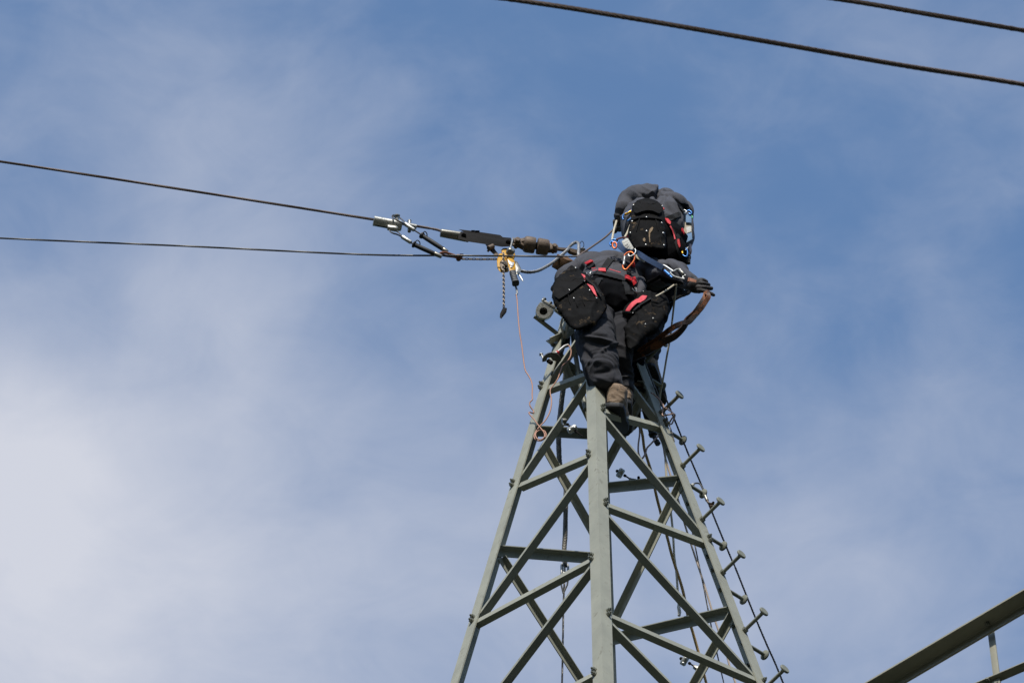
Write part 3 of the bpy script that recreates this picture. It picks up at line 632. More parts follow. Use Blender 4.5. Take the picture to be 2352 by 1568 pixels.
for k_, (dx, dd) in enumerate(((-130, -.018), (-130, .016), (20, -.018), (120, -.012), (20, .02))):
    bm = bmesh.new(); p = e0 + uu * dx * O_ + v3 * dd; cyl(bm, p + vv * .01, p + vv * .024, .0115, 12); hexnut(bm, p + vv * .023, vv, .0125, .012); done(bm, 'bolt', 'galv', oc)
# bracket angle on the left leg that carries the bars
bm = bmesh.new(); a, b = onface('LB', cO(520, 1035), -.0), OP(850, 860, .0); a = OP(525, 1030, -.02); b = OP(845, 880, -.02); t = (b - a).normalized(); up_ = (Z - t * Z.dot(t)).normalized()
lbar(bm, a, b, up_, (t.cross(up_) if t.cross(up_).dot(CF) < 0 else -t.cross(up_)), .042, .005, .05); done(bm, 'bracket_angle', 'paint', oc, 30)
bm = bmesh.new(); a = OP(880, 830, -.03); b = OP(1030, 690, -.03); t = (b - a).normalized(); up_ = (Z - t * Z.dot(t)).normalized(); lbar(bm, a, b, up_, CF, .03, .004, .035); done(bm, 'bracket_angle', 'paint', oc, 30)
# dark pipe inside the top of the tower
bm = bmesh.new(); tube(bm, [at(1313, 742, .06), at(1318, 790, .07), at(1331, 872, .09), at(1346, 940, .11)], .016, 14)
tag(done(bm, 'steel_pipe', 'bolt'), 'dark steel pipe inside the tower top beside the black taped end', 'pipe')
bm = bmesh.new(); tube(bm, [OP(905, 830, .03), OP(900, 900, .03), OP(890, 1010, .03), OP(880, 1050, .03)], [.010, .0155, .0165, .015], 14)
tag(done(bm, 'taped_cable_end', 'rubber'), 'cable end wrapped in black tape at the top of the left leg', 'cable end')
P = [OP(x, y, d) for x, y, d in ((828, 890, -.05), (790, 770, -.08), (752, 610, -.09), (790, 450, -.09), (825, 320, -.09), (870, 270, -.09), (900, 300, -.09), (900, 420, -.085), (882, 600, -.08), (866, 760, -.06), (855, 900, -.04))]
cable('sling_loop', P, .0076, 'pale_rope', 'short loop of pale flecked cord around the top of the left leg', 'cord', None, 8, .012)
# --- earthing clamp
ec = empty('earthing_clamp', OP(560, 1330, -.08), 'half round earthing clamp screwed on the left leg with red tipped lead', 'clamp')
bm = bmesh.new(); c0 = OP(560, 1370, -.10); pl = []
for k in range(15):
    a = R(-8 + 196 * k / 14); pl.append(c0 + CR * math.cos(a) * 185 * O_ + CU * math.sin(a) * 180 * O_ * .92)
pl += [c0 - CR * 110 * O_ - CU * 10 * O_, c0 - CR * 90 * O_ + CU * 60 * O_, c0 - CR * 20 * O_ + CU * 62 * O_, c0 + CR * 20 * O_ - CU * .0, c0 + CR * 80 * O_ - CU * 10 * O_]
prism(bm, pl, CF * .026, .002); done(bm, 'clamp_plate', 'bolt', ec, 40)
bm = bmesh.new(); o_ = []
for k in range(15):
    a = R(0 + 190 * k / 14); o_.append(c0 + CR * math.cos(a) * 188 * O_ + CU * math.sin(a) * 184 * O_ * .92)
ribbon(bm, o_, [(p - c0).normalized() for p in o_], .030, .003); done(bm, 'rim', 'galv', ec)
bm = bmesh.new(); a, b = OP(338, 1225, -.10), OP(392, 1380, -.10); tube(bm, [a, b], .006, 10); cyl(bm, a + CU * .004, a - CU * .014, .012, 12); cyl(bm, b, b + CU * .008, .008, 10); tube(bm, [OP(365, 1300, -.1), OP(420, 1270, -.1)], .006, 8); done(bm, 'screw', 'galv', ec)
bm = bmesh.new(); a = OP(480, 1370, -.1); cyl(bm, a, OP(560, 1420, -.1), .014, 14); done(bm, 'screw', 'darksteel', ec)
bm = bmesh.new(); tube(bm, spline([OP(660, 1215, -.1), OP(735, 1150, -.105), OP(820, 1080, -.11), OP(905, 1048, -.11)], n=6), .0105, 12); cyl(bm, OP(630, 1215, -.1), OP(672, 1218, -.1), .013, 12); done(bm, 'lug_sleeve', 'grey_cable', ec)
bm = bmesh.new(); tube(bm, [OP(668, 1215, -.1), OP(690, 1185, -.102)], .0122, 12); done(bm, 'red_tip', 'red', ec)
# copper wire: down from the clamp, loop, up to the hoist lever
def DP(x, y, dy=0.0): return atp(cD(x, y), dy)
P = [OP(880, 1050, -.115), OP(915, 1050, -.12), OP(950, 1110, -.13), OP(965, 1200, -.14), OP(940, 1300, -.15), OP(870, 1400, -.16), OP(790, 1470, -.17), OP(755, 1560, -.18)]
P += [DP(x, y, d) for x, y, d in ((1060, 90, -.19), (960, 240, -.2), (893, 330, -.205), (888, 430, -.21), (912, 560, -.21), (912, 700, -.21), (870, 880, -.21), (770, 1060, -.21), (640, 1200, -.21), (545, 1330, -.215), (508, 1450, -.22), (560, 1525, -.22), (660, 1540, -.22), (760, 1480, -.23), (790, 1390, -.235), (750, 1310, -.235), (660, 1290, -.235), (570, 1330, -.235), (540, 1420, -.235), (590, 1500, -.235), (680, 1510, -.235), (755, 1440, -.24), (745, 1360, -.245), (690, 1280, -.25), (610, 1180, -.25), (500, 1030, -.24), (410, 930, -.235), (385, 880, -.235), (420, 870, -.23), (500, 895, -.22), (485, 830, -.22), (420, 740, -.23), (400, 660, -.235), (430, 610, -.24), (465, 575, -.24), (462, 450, -.24), (465, 250, -.24), (430, 110, -.24), (370, 0, -.24))]
P += [at(x, y, d) for x, y, d in ((1206, 848, -.24), (1201, 815, -.23), (1198, 790, -.21))]
P += [Wq(cC, x, y, o) for x, y, o in ((1851, 1520, -.10), (1832, 1330, -.08), (1818, 1120, -.07), (1806, 1050, -.06))]
bm = bmesh.new(); tube(bm, spline(P, step=.010), .0041, 8)
tag(done(bm, 'copper_wire', 'copper', None, 60), 'bare copper wire with a small coil hanging down the left leg from the hoist', 'wire')
bm = bmesh.new(); tube(bm, [Wq(cC, 1806, 1060, -.06), Wq(cC, 1818, 1040, -.06), Wq(cC, 1815, 1000, -.06), Wq(cC, 1800, 955, -.06), Wq(cC, 1790, 930, -.06)], [.0055, .0068, .0068, .0062, .005], 10)
tag(done(bm, 'wire_sleeve', 'grey_cable'), 'grey sleeve at the top end of the copper wire under the black grip', 'sleeve')
# --- dark braided pulling grip and the rope hanging from it
def bdy(y): return .25 + max(0, y - 850) * .0009
def braid(bm, P, r, n=4, pitch=.075):
    for sg in (1, -1): rope(bm, P, r, n, pitch, 5, None, .3 if sg > 0 else 0, sg)
root = empty('braided_pulling_grip', at(1290, 1000, bdy(1000)), 'dark braided wire stocking hanging down inside the left side of the tower', 'pulling grip')
P = [at(x, y, bdy(y)) for x, y in ((1303, 830), (1298, 870), (1292, 905), (1287, 950), (1283, 985), (1284, 1040), (1287, 1075), (1294, 1100))]
bm = bmesh.new(); braid(bm, P, .0175); done(bm, 'stocking', 'braid', root, 60)
bm = bmesh.new(); a, b = at(1293, 1094, bdy(1094)), at(1301, 1128, bdy(1128)); lathe(bm, a, b, [(0, .012), (.1, .0155), (.9, .0155), (1, .012)], 14); done(bm, 'ferrule', 'galv', root)
P = [at(x, y, bdy(y)) for x, y in ((1300, 1125), (1299, 1180), (1298, 1230), (1296, 1262), (1298, 1300))]
bm = bmesh.new(); braid(bm, P, .0160); done(bm, 'tail', 'braid', root, 60)
root = empty('swivel_link', at(1296, 1320, bdy(1320)), 'silver swivel link between the braided stocking and the thin rope below it', 'link')
bm = bmesh.new()
for s_ in (-1, 1): tube(bm, spline([atp(cG(1448 + 0 * s_, 210), bdy(1300)), atp(cG(1448 + 34 * s_, 225), bdy(1300)), atp(cG(1450 + 36 * s_, 300), bdy(1305)), atp(cG(1445 + 32 * s_, 390), bdy(1330))], n=5), .0075, 10)
cyl(bm, atp(cG(1410, 385), bdy(1330)), atp(cG(1480, 385), bdy(1330)), .009, 12); cyl(bm, atp(cG(1440, 250), bdy(1305)), atp(cG(1440, 330), bdy(1315)), .011, 12); done(bm, 'link_body', 'galv', root)
P = [at(x, y, bdy(y)) for x, y in ((1297, 1322), (1296, 1342), (1294, 1400), (1293, 1470), (1291, 1568), (1288, 1700), (1284, 1900))]
cable('hanging_rope', P, .0065, 'wire_rope', 'thin grey rope hanging below the silver link inside the tower', 'rope', None, 6, .05, 4, .05)
bm = bmesh.new(); a = at(1295, 1345, bdy(1345))
for s_ in (-1, 1): tube(bm, [at(1296 + s_ * 9, 1328, bdy(1330)), at(1296 + s_ * 7, 1342, bdy(1340)), at(1294, 1362, bdy(1362))], .0055, 8)
tag(done(bm, 'rope_eye', 'wire_rope'), 'eye splice of the thin grey rope in the silver link', 'rope eye')

# --- four small wire clamps left on the braces
def smallclamp(label, head, hd, rod0, rod1, seat, sdir, balls=True):
    root = empty('wire_clamp', seat, label, 'clamp', 'small silver wire clamps fixed on the tower bars')
    d = (rod1 - rod0).normalized(); s_ = hd.normalized(); k_ = d.cross(s_).normalized()
    bm = bmesh.new(); sect(bm, head - s_ * .030, head + s_ * .030, [(0, .012, .014), (.12, .017, .020), (.5, .016, .020), (.88, .017, .020), (1, .012, .014)], d, k_, 16, .7); done(bm, 'jaw', 'alu', root, 45)
    for s2 in (-1, 1):
        bm = bmesh.new(); q = head + s_ * .017 * s2 - CF * .016; bmesh.ops.create_uvsphere(bm, u_segments=14, v_segments=9, radius=.0105, matrix=Matrix.Translation(q)); done(bm, 'bolt_head', 'chrome', root)
    bm = bmesh.new(); cyl(bm, head - d * .020, head - d * .036, .008, 10); hexnut(bm, head - d * .022, -d, .011, .008); done(bm, 'nut', 'darksteel', root)
    bm = bmesh.new(); tube(bm, [rod0, rod1], .0048, 8); cyl(bm, rod0, rod0 + d * .014, .009, 10); cyl(bm, rod1 - d * .010, rod1, .008, 10); done(bm, 'rod', 'darksteel', root)
    bm = bmesh.new(); u2 = sdir.normalized(); v2 = u2.cross(d).normalized()
    prism(bm, [seat + d * x + u2 * y for x, y in ((-.028, -.016), (.014, -.020), (.020, -.010), (.006, -.004), (.006, .008), (.020, .012), (.016, .022), (-.024, .018), (-.032, 0))], v2 * .026, .003); done(bm, 'foot', 'hoist_grey', root, 45)
    return root
dcl = -.20
h0 = DP(1405, 1265, -.30); smallclamp('small silver clamp pointing down right from the upper left diagonal bar', h0, CU * .5 + CR * .9, DP(1290, 1150, -.28), DP(1352, 1210, -.30), DP(1220, 1100, -.26), CU)
bm = bmesh.new(); tube(bm, [DP(1480, 1310, -.3), DP(1540, 1360, -.3), DP(1660, 1440, -.3)], [.010, .005, .004], 8); tag(done(bm, 'clamp_pin', 'darksteel'), 'thin dark pin sticking out of the upper left wire clamp', 'pin')
def HP(x, y, dy=0.0): return atp(cH(x, y), dy)
def IP(x, y, dy=0.0): return atp(cI(x, y), dy)
yy = .42
smallclamp('small silver clamp standing on the upper bar right of the middle leg', HP(242, 566, yy), CU * .85 + CR * .5, HP(285, 590, yy), HP(365, 640, yy), HP(405, 668, yy), CR)
bm = bmesh.new(); tube(bm, [HP(435, 690, yy - .02), HP(458, 615, yy - .02)], .0045, 8); cyl(bm, HP(470, 660, yy - .02), HP(410, 640, yy - .02), .005, 8); cyl(bm, HP(458, 632, yy - .02), HP(456, 612, yy - .02), .009, 10); tag(done(bm, 'clamp_screw', 'darksteel'), 'small dark screw on the foot of the clamp right of the middle leg', 'screw')
yy = .50
smallclamp('small silver clamp at the bottom right beside the crossing of the lowest bars', IP(962, 1312, yy), CU * .85 + CR * .5, IP(1010, 1335, yy), IP(1080, 1380, yy), IP(1125, 1408, yy), CR)

# --- ropes running down inside the right of the tower
def rdy(xy): return .30 + max(0, xy[1] - 900) * .0010
def ropeline(name, lst, r, m, label, cat='rope', group=None, strands=0, pitch=None, ext=True, n=8):
    P = [at(x, y, rdy((x, y))) for x, y in lst]
    if ext: a, b = lst[-2], lst[-1]; k_ = 260 / (b[1] - a[1]); P.append(at(b[0] + (b[0] - a[0]) * k_, b[1] + 260, rdy((0, b[1] + 260))))
    return cable(name, P, r, m, label, cat, group, n, .03, strands, pitch)
ropeline('braided_rope', [(1462, 942), (1470, 975), (1476, 1000)] + [cH(*p) for p in ((530, 300), (610, 560), (660, 800), (730, 1080), (790, 1300), (860, 1568))] + [cI(*p) for p in ((940, 500), (1000, 800), (1060, 1000), (1130, 1250), (1210, 1568))], .0098, 'brown_rope', 'thickest brown rope running down behind the right side of the tower', strands=4, pitch=.05)
ropeline('flecked_rope', [cE(1060, 1010), cE(1110, 1150)] + [cH(*p) for p in ((735, 200), (770, 350), (785, 600), (808, 780), (850, 1130), (868, 1350), (880, 1560))] + [cI(*p) for p in ((866, 270), (880, 450), (890, 600))], .0070, 'pale_rope', 'pale flecked rope with a white taped end inside the tower', ext=False)
bm = bmesh.new(); tube(bm, [atp(cI(x, y), rdy(cI(x, y))) for x, y in ((890, 590), (893, 680), (896, 700), (905, 760), (900, 800))], [.0058, .0066, .0105, .0112, .0095], 10)
tag(done(bm, 'taped_rope_end', 'label'), 'white taped end of the pale flecked rope', 'rope end')
ropeline('thin_rope', [cH(745, 150), cH(762, 330), cH(800, 480), cH(850, 640), cH(930, 900), cH(985, 1110), cH(1050, 1320), cH(1130, 1568)] + [cI(*p) for p in ((1130, 270), (1210, 520), (1290, 790), (1350, 970), (1430, 1200), (1490, 1420), (1545, 1568))], .0062, 'pink_rope', 'pinkish flecked thin rope running down beside the right leg')
ropeline('wire_line', [cH(935, 690), cH(975, 800), cH(1030, 960), cH(1080, 1200), cH(1120, 1400), cH(1155, 1568)] + [cI(*p) for p in ((1140, 280), (1190, 520), (1240, 780), (1300, 1080), (1360, 1350), (1410, 1568))], .0048, 'wire_rope', 'thin grey wire line beside the pinkish cord inside the right leg', 'wire', strands=4, pitch=.04)
def EP(x, y, dy=0.0): return atp(cE(x, y), dy)
def PP(x, y, dy=0.0): return atp(cP(x, y), dy)
# wires looped around the step bolt and hanging inside
P = [EP(x, y, d) for x, y, d in ((960, 330, -.14), (1010, 360, -.15), (1100, 440, -.15), (1190, 560, -.16), (1210, 610, -.17), (1290, 650, -.14), (1380, 720, -.05), (1410, 760, -.02), (1360, 900, 0), (1320, 920, 0), (1310, 890, -.02), (1350, 820, -.06), (1400, 750, -.1), (1370, 728, -.12), (1240, 752, -.13), (1180, 760, -.12), (1175, 700, -.12), (1190, 620, -.13), (1250, 622, -.13))]
bm = bmesh.new(); tube(bm, spline(P, n=6), .0048, 8); tag(done(bm, 'copper_wire', 'copper_dull', None, 60), 'dull copper wire wound around the upper step bolt of the right leg', 'wire')
P = [EP(x, y, .12) for x, y in ((850, 640), (800, 665), (690, 662), (600, 645), (500, 628))]
bm = bmesh.new(); tube(bm, spline(P, n=6), .0046, 8); tag(done(bm, 'copper_wire', 'copper_dull', None, 60), 'short dull copper wire crossing behind the bars under the boot', 'wire')
P = [EP(x, y, .18) for x, y in ((690, 890), (740, 980), (745, 1120), (722, 1300), (722, 1450), (760, 1550), (800, 1560), (850, 1480), (885, 1370), (960, 1290), (1050, 1190), (1110, 1130))]
bm = bmesh.new(); tube(bm, spline(P, n=6), .0056, 8); tag(done(bm, 'copper_wire', 'copper_dull', None, 60), 'dull pinkish wire hanging in a long U behind the right bars', 'wire')
# black rod insulator hanging inside the right leg
bm = bmesh.new(); a, b = EP(845, 640, .16), EP(1000, 1130, .20); prof = []
for k in range(22): prof += [(k / 24, .0185), (k / 24 + .02, .0225)]
prof += [(.93, .022), (.94, .028), (1, .026)]; lathe(bm, a, b, prof, 14); lathe(bm, b, EP(1098, 1305, .22), [(0, .012), (.2, .0135), (.6, .0135), (.62, .018), (.95, .018), (1, .014)], 14)
tag(done(bm, 'ribbed_rod', 'rubber', None, 30), 'black ribbed rod hanging inside the top of the right leg', 'rod')
# grey sheave ring behind the braces
rt = empty('rope_sheave', EP(400, 1100, .2), 'pale grey sheave half hidden behind the bars under the boots', 'pulley')
bm = bmesh.new(); c0 = EP(395, 870, .2); nr = 40; prof = [(.086, -.012), (.094, -.016), (.096, -.012), (.088, -.004), (.088, .004), (.096, .012), (.094, .016), (.086, .012), (.078, .006), (.078, -.006)]
va = (CF * .75 + CU * .25 + CR * .35).normalized(); ua = va.orthogonal().normalized(); wa = va.cross(ua); rings = [[bm.verts.new(c0 + (ua * math.cos(a) + wa * math.sin(a)) * r_ + va * d_) for r_, d_ in prof] for a in [2 * math.pi * k / nr for k in range(nr)]]
for i in range(nr):
    a, b = rings[i], rings[(i + 1) % nr]
    for k in range(len(prof)): bm.faces.new((a[k], a[(k + 1) % len(prof)], b[(k + 1) % len(prof)], b[k]))
done(bm, 'rim', 'sheave', rt, 40)
bm = bmesh.new()
for k in range(5):
    a = 2 * math.pi * k / 5; tube(bm, [c0, c0 + (ua * math.cos(a) + wa * math.sin(a)) * .082], .006, 8)
cyl(bm, c0 - va * .02, c0 + va * .02, .016, 14); done(bm, 'hub', 'hoist_grey', rt)
# steel rope lying on the right leg's outer edge
P = [PP(x, y, d) for x, y, d in ((790, 690, -.06), (840, 830, -.055), (960, 1080, -.05), (1060, 1340, -.045), (1140, 1568, -.04))] + [EP(x, y, d) for x, y, d in ((1000, 150, -.03), (1080, 330, -.03), (1160, 560, -.03), (1250, 790, -.03), (1330, 1010, -.03), (1400, 1250, -.02))]
cable('thin_steel_rope', P, .0046, 'wire_rope', 'thin twisted steel rope lying along the outer edge of the right leg', 'wire', None, 6, .02, 4, .03)
# black twisted cable with its branch
P = [at(x, y, .12) for x, y in ((1494, 826), (1500, 846), cE(1060, 20), cE(1180, 290), cE(1290, 560), cE(1400, 830), cE(1530, 1150), cH(1050, 350), cH(1190, 680), cH(1360, 1110), cH(1550, 1568), cI(1540, 250), cI(1760, 800), cI(1900, 1130), cI(2060, 1500), (1880, 1780), (1990, 2050))]
cable('twisted_black_cable', P, .0062, 'black_cable', 'black twisted cable running down outside the step bolts of the right leg', 'cable', None, 6, .02, 3, .07)
bc = empty('branch_connector', HP(1260, 860, .12), 'grey capped branch connector clamped on the black cable right of the tower', 'connector')
bm = bmesh.new(); tube(bm, spline([HP(1105, 700, .1), HP(1130, 685, .1), HP(1175, 690, .11), HP(1205, 730, .11), HP(1228, 790, .12)], n=6), .0050, 8); done(bm, 'lead', 'wire_rope', bc)
bm = bmesh.new(); cyl(bm, HP(1066, 722, .1), HP(1108, 702, .1), .011, 14, .2); done(bm, 'cap', 'label', bc)
bm = bmesh.new(); cyl(bm, HP(1222, 785, .12), HP(1268, 890, .12), .0105, 14, .2); done(bm, 'sleeve', 'hoist_grey', bc)
bm = bmesh.new(); tube(bm, [HP(1262, 885, .12), HP(1305, 950, .12), HP(1330, 1010, .12)], .007, 8); box(bm, HP(1320, 930, .11), CR * .016, CU * .008, CF * .012, .002); box(bm, HP(1318, 985, .12), CR * .010, CU * .022, CF * .012, .002); hexnut(bm, HP(1340, 915, .10), -CF, .009, .01); done(bm, 'parallel_clamp', 'iron', bc)
# --- steel beam at the lower right
bt = empty('crossarm', atp(cJ(1500, 1000), -3.5), 'cream grey angle iron crossarm entering at the bottom right corner', 'crossarm')
def bdyx(x): return -3.2 - (x - 2100) * .0016
def JP(x, y, off=0.0): xy = cJ(x, y); return at(xy[0], xy[1], bdyx(xy[0]) + off)
a, b = at(1700, 1773, bdyx(1700)), at(2700, 1186, bdyx(2700))            # fold line between dark underside and lit face
t = (b - a).normalized(); side = (-Vector((0, 1, 0)) - t * (-Vector((0, 1, 0))).dot(t)).normalized(); hor = (side - Z * side.dot(Z)).normalized(); hor = (hor - t * hor.dot(t)).normalized()
dn = t.cross(hor); dn = dn if dn.z < 0 else -dn
a -= t * 2.5; b += t * 3
bm = bmesh.new(); lbar(bm, a, b, hor, dn, .086, .010, .058); done(bm, 'top_chord', 'beam', bt, 30)
bm = bmesh.new(); n2 = t.cross(dn).normalized(); p = JP(1935, 760, .02); q = p - Z * .62; box(bm, (p + q) / 2, (q - p) / 2, t * .0175, n2 * .004, .001); done(bm, 'hanger_bar', 'beam', bt)
bm = bmesh.new(); p = JP(1960, 1440, .03); q = JP(3300, 870, .03); tt = (q - p).normalized(); u2 = (Z - tt * Z.dot(tt)).normalized(); lbar(bm, p - tt * .5, q, hor, u2, .05, .006, .040); done(bm, 'lower_bar', 'beam', bt, 30)
bm = bmesh.new(); box(bm, JP(1985, 1420, .0), t * .030, dn * .022, n2 * .003, .001); done(bm, 'gusset_plate', 'beam', bt)
def bolt_at(x, y):
    best = JP(x, y)
    for o in bt.children:
        if o.type != 'MESH': continue
        of = ROOTLOC[o]; bv = BVHTree.FromPolygons([v.co + of for v in o.data.vertices], [tuple(p_.vertices) for p_ in o.data.polygons]); l_ = bv.ray_cast(CAM, ray(*cJ(x, y)))[0]
        if l_ is not None: return l_
    return best
for x, y in ((1895, 668), (1892, 1372), (2005, 1425)):
    bm = bmesh.new(); nv = (-CF * .8 - CU * .4 - CR * .3).normalized(); p = bolt_at(x, y); hexnut(bm, p, nv, .013, .014); cyl(bm, p + nv * .01, p + nv * .018, .006, 10); done(bm, 'bolt', 'bolt', bt)

# ------------------------------------------------------------------ soft things: cloth, bags, bodies
def seg_blob(bm, p0, r0, p1, r1, n=18):
    p0 = Vector(p0); p1 = Vector(p1); L = (p1 - p0).length; t = (p1 - p0).normalized(); prof = []
    A_, B_ = p0 - t * r0, p1 + t * r1; T = (B_ - A_).length
    for k in range(6): a = math.pi / 2 * k / 6; prof.append(((r0 - r0 * math.cos(a)) / T, r0 * math.sin(a)))
    prof.append((r0 / T, r0)); prof.append(((r0 + L) / T, r1))
    for k in range(1, 7): a = math.pi / 2 * k / 6; prof.append(((r0 + L + r1 * math.sin(a)) / T, r1 * math.cos(a)))
    lathe(bm, A_, B_, prof, n)
def ell(bm, c, ax, ay, az, n=20):
    m = Matrix((ax, ay, az)).transposed().to_4x4(); m.translation = Vector(c)
    bmesh.ops.create_uvsphere(bm, u_segments=n, v_segments=n // 2 + 2, radius=1, matrix=m)
def loft(bm, secs, n=24, sq=.85):
    """secs: (centre, half vector sideways, half vector forwards)"""
    rings = []
    for c, a, b in secs:
        ring = []
        for k in range(n):
            t = 2 * math.pi * k / n; x, y = math.cos(t), math.sin(t); x = math.copysign(abs(x) ** sq, x); y = math.copysign(abs(y) ** sq, y); ring.append(bm.verts.new(c + a * x + b * y))
        rings.append(ring)
    for a, b in zip(rings, rings[1:]):
        for k in range(n): bm.faces.new((a[k], a[(k + 1) % n], b[(k + 1) % n], b[k]))
    bm.faces.new(rings[0][::-1]); bm.faces.new(rings[-1])
def ridge(x): return 1 - min(1, abs(x) * 2.4)
def foldfn(axis, amp, fa, fb, seed=0, warp=.5, sharp=1.6, mask=None, fine=.25):
    axis = axis.normalized(); u = axis.orthogonal().normalized(); v = axis.cross(u); sv = Vector((seed * 3.7, seed * 1.3, seed * 5.1))
    def f(co, nr):
        w_ = noise.noise(co * 5 + sv) * warp
        q = Vector((co.dot(u) * fb + w_, co.dot(v) * fb - w_, co.dot(axis) * fa + w_ * 2.2)) + sv
        a = ridge(noise.noise(q)); a = a ** sharp
        b = ridge(noise.noise(q * 2.3 + Vector((9, 2, 4))))
        return amp * ((a - .35) + fine * (b - .4)) * (mask(co) if mask else 1)
    return f
def soft(bm, name, m, parent, voxel=.007, smooth=6, folds=(), big=None, post=None, keep=True):
    bmesh.ops.recalc_face_normals(bm, faces=bm.faces)
    me = bpy.data.meshes.new('tmp'); bm.to_mesh(me); bm.free(); o = bpy.data.objects.new('tmp', me); col.objects.link(o)
    r = o.modifiers.new('r', 'REMESH'); r.mode = 'VOXEL'; r.voxel_size = voxel
    s_ = o.modifiers.new('s', 'SMOOTH'); s_.factor = .6; s_.iterations = smooth
    dg = bpy.context.evaluated_depsgraph_get(); me2 = bpy.data.meshes.new_from_object(o.evaluated_get(dg)); bpy.data.objects.remove(o); bpy.data.meshes.remove(me)
    if folds:
        nrs = [v.normal.copy() for v in me2.vertices]
        for v, nr in zip(me2.vertices, nrs):
            d = 0
            for f in folds: d += f(v.co, nr)
            v.co += nr * d
    me2.name = name
    w_ = me2.copy()
    ob = link(me2, name, m, parent, 80)
    SURF.append(w_); return ob
SURF = []
def bvh_of(meshes):
    vs_, fs = [], []
    for me in meshes:
        k = len(vs_); vs_ += [v.co.copy() for v in me.vertices]; fs += [tuple(i + k for i in p.vertices) for p in me.polygons]
    return BVHTree.FromPolygons(vs_, fs)
def hit(bv, xy, lift=0.0, dflt=None):
    loc, nr, i, d = bv.ray_cast(CAM, ray(*xy))
    if loc is None: return (dflt, -CF) if dflt is not None else (None, None)
    if nr.dot(CF) > 0: nr = -nr
    return loc + nr * lift, nr
def patch(bv, poly, name, m, parent, lift=.003, th=.004, cuts=10, flat=.5, back=None):
    """piece of cloth or leather lying on the surface, outlined by picture points"""
    xs_ = [p[0] for p in poly]; ys_ = [p[1] for p in poly]; cx, cy = sum(xs_) / len(xs_), sum(ys_) / len(ys_)
    bm = bmesh.new(); f = bm.faces.new([bm.verts.new((x, y, 0)) for x, y in poly]); bmesh.ops.triangulate(bm, faces=[f])
    size = max(max(xs_) - min(xs_), max(ys_) - min(ys_)); tgt = max(1.6, size / cuts)
    for _ in range(7):
        es = [e for e in bm.edges if e.calc_length() > tgt]
        if not es: break
        bmesh.ops.subdivide_edges(bm, edges=es, cuts=1); bmesh.ops.triangulate(bm, faces=bm.faces)
    good = []
    for v in bm.verts:
        l_, n_ = hit(bv, (v.co.x, v.co.y)); good.append((v, l_, n_))
    hits = [l_ for v, l_, n_ in good if l_ is not None]
    if not hits: raise RuntimeError('patch missed: ' + name)
    dm = sorted((l_ - CAM).length for l_ in hits)[len(hits) // 3]
    navg = Vector((0, 0, 0))
    for v, l_, n_ in good:
        if n_ is not None: navg += n_
    navg.normalize(); tops = {}
    for v, l_, n_ in good:
        xy = (v.co.x, v.co.y)
        if l_ is None or (l_ - CAM).length > dm + .09:
            l2, n2, i2, d2 = bv.find_nearest(CAM + ray(*xy) * (dm + .01)); l_ = l2; n_ = n2
        nn = (n_ * (1 - flat) + navg * flat).normalized(); v.co = l_ + nn * lift; tops[v] = nn
    bmesh.ops.smooth_vert(bm, verts=bm.verts, factor=.5, use_axis_x=True, use_axis_y=True, use_axis_z=True)
    bm.normal_update(); fs = list(bm.faces); ret = bmesh.ops.extrude_face_region(bm, geom=fs); nv = [g for g in ret['geom'] if isinstance(g, bmesh.types.BMVert)]
    for v in nv: v.co += navg * th
    return done(bm, name, m, parent, 50)
def strip(pts, wd):
    """outline of a band of picture width wd along picture points"""
    L_, R_ = [], []
    for i, p in enumerate(pts):
        a = pts[max(0, i - 1)]; b = pts[min(len(pts) - 1, i + 1)]; dx, dy = b[0] - a[0], b[1] - a[1]; l = math.hypot(dx, dy); w_ = (wd[i] if isinstance(wd, (list, tuple)) else wd) / 2
        L_.append((p[0] - dy / l * w_, p[1] + dx / l * w_)); R_.append((p[0] + dy / l * w_, p[1] - dx / l * w_))
    return L_ + R_[::-1]
def rivet(bv, xy, parent, r=.0065, lift=.006):
    r *= .82
    l_, n_ = hit(bv, xy)
    if l_ is None: return
    bm = bmesh.new(); u = n_.orthogonal().normalized(); v = n_.cross(u); ell(bm, l_ + n_ * lift, u * r, v * r, n_ * r * .5, 10); done(bm, 'rivet', 'chrome', parent)
def bag(root, poly, dy, th, voxel=.006, amp=.006, seed=1, m='bag', name='bag_body', puff=.038):
    bm = bmesh.new(); gx = sum(p[0] for p in poly) / len(poly); gy = sum(p[1] for p in poly) / len(poly); gw = max(p[0] for p in poly) - min(p[0] for p in poly); gh = max(p[1] for p in poly) - min(p[1] for p in poly); c = [at(gx + (x - gx) * 1.035, gy + (y - gy) * 1.035, dy) for x, y in poly]; prism(bm, c, CF * th); 
    return soft(bm, name, m, root, voxel, 12, (lambda co, nr: (puff * max(0, 1 - ((proj(co)[0] - gx) / (.5 * gw)) ** 2 * .8 - ((proj(co)[1] - gy) / (.5 * gh)) ** 2 * .8) if nr.dot(CF) < -.25 else 0), foldfn(CU * .3 + CR, amp * 1.3, 12, 4, seed, .5, 2.0), foldfn(CU, amp * .8, 12, 8, seed + 4)))
def lip(bv, root, path, wd, m='bag_flap', name='seam', lift=.002): return patch(bv, strip(path, wd), name, m, root, lift, .004, 14)
def X3(f, lst): return [f(*p) for p in lst]
def finger(bm, pts, r): 
    for k in range(len(pts) - 1): seg_blob(bm, pts[k], r * (1 - .08 * k), pts[k + 1], r * (1 - .08 * (k + 1)), 12)
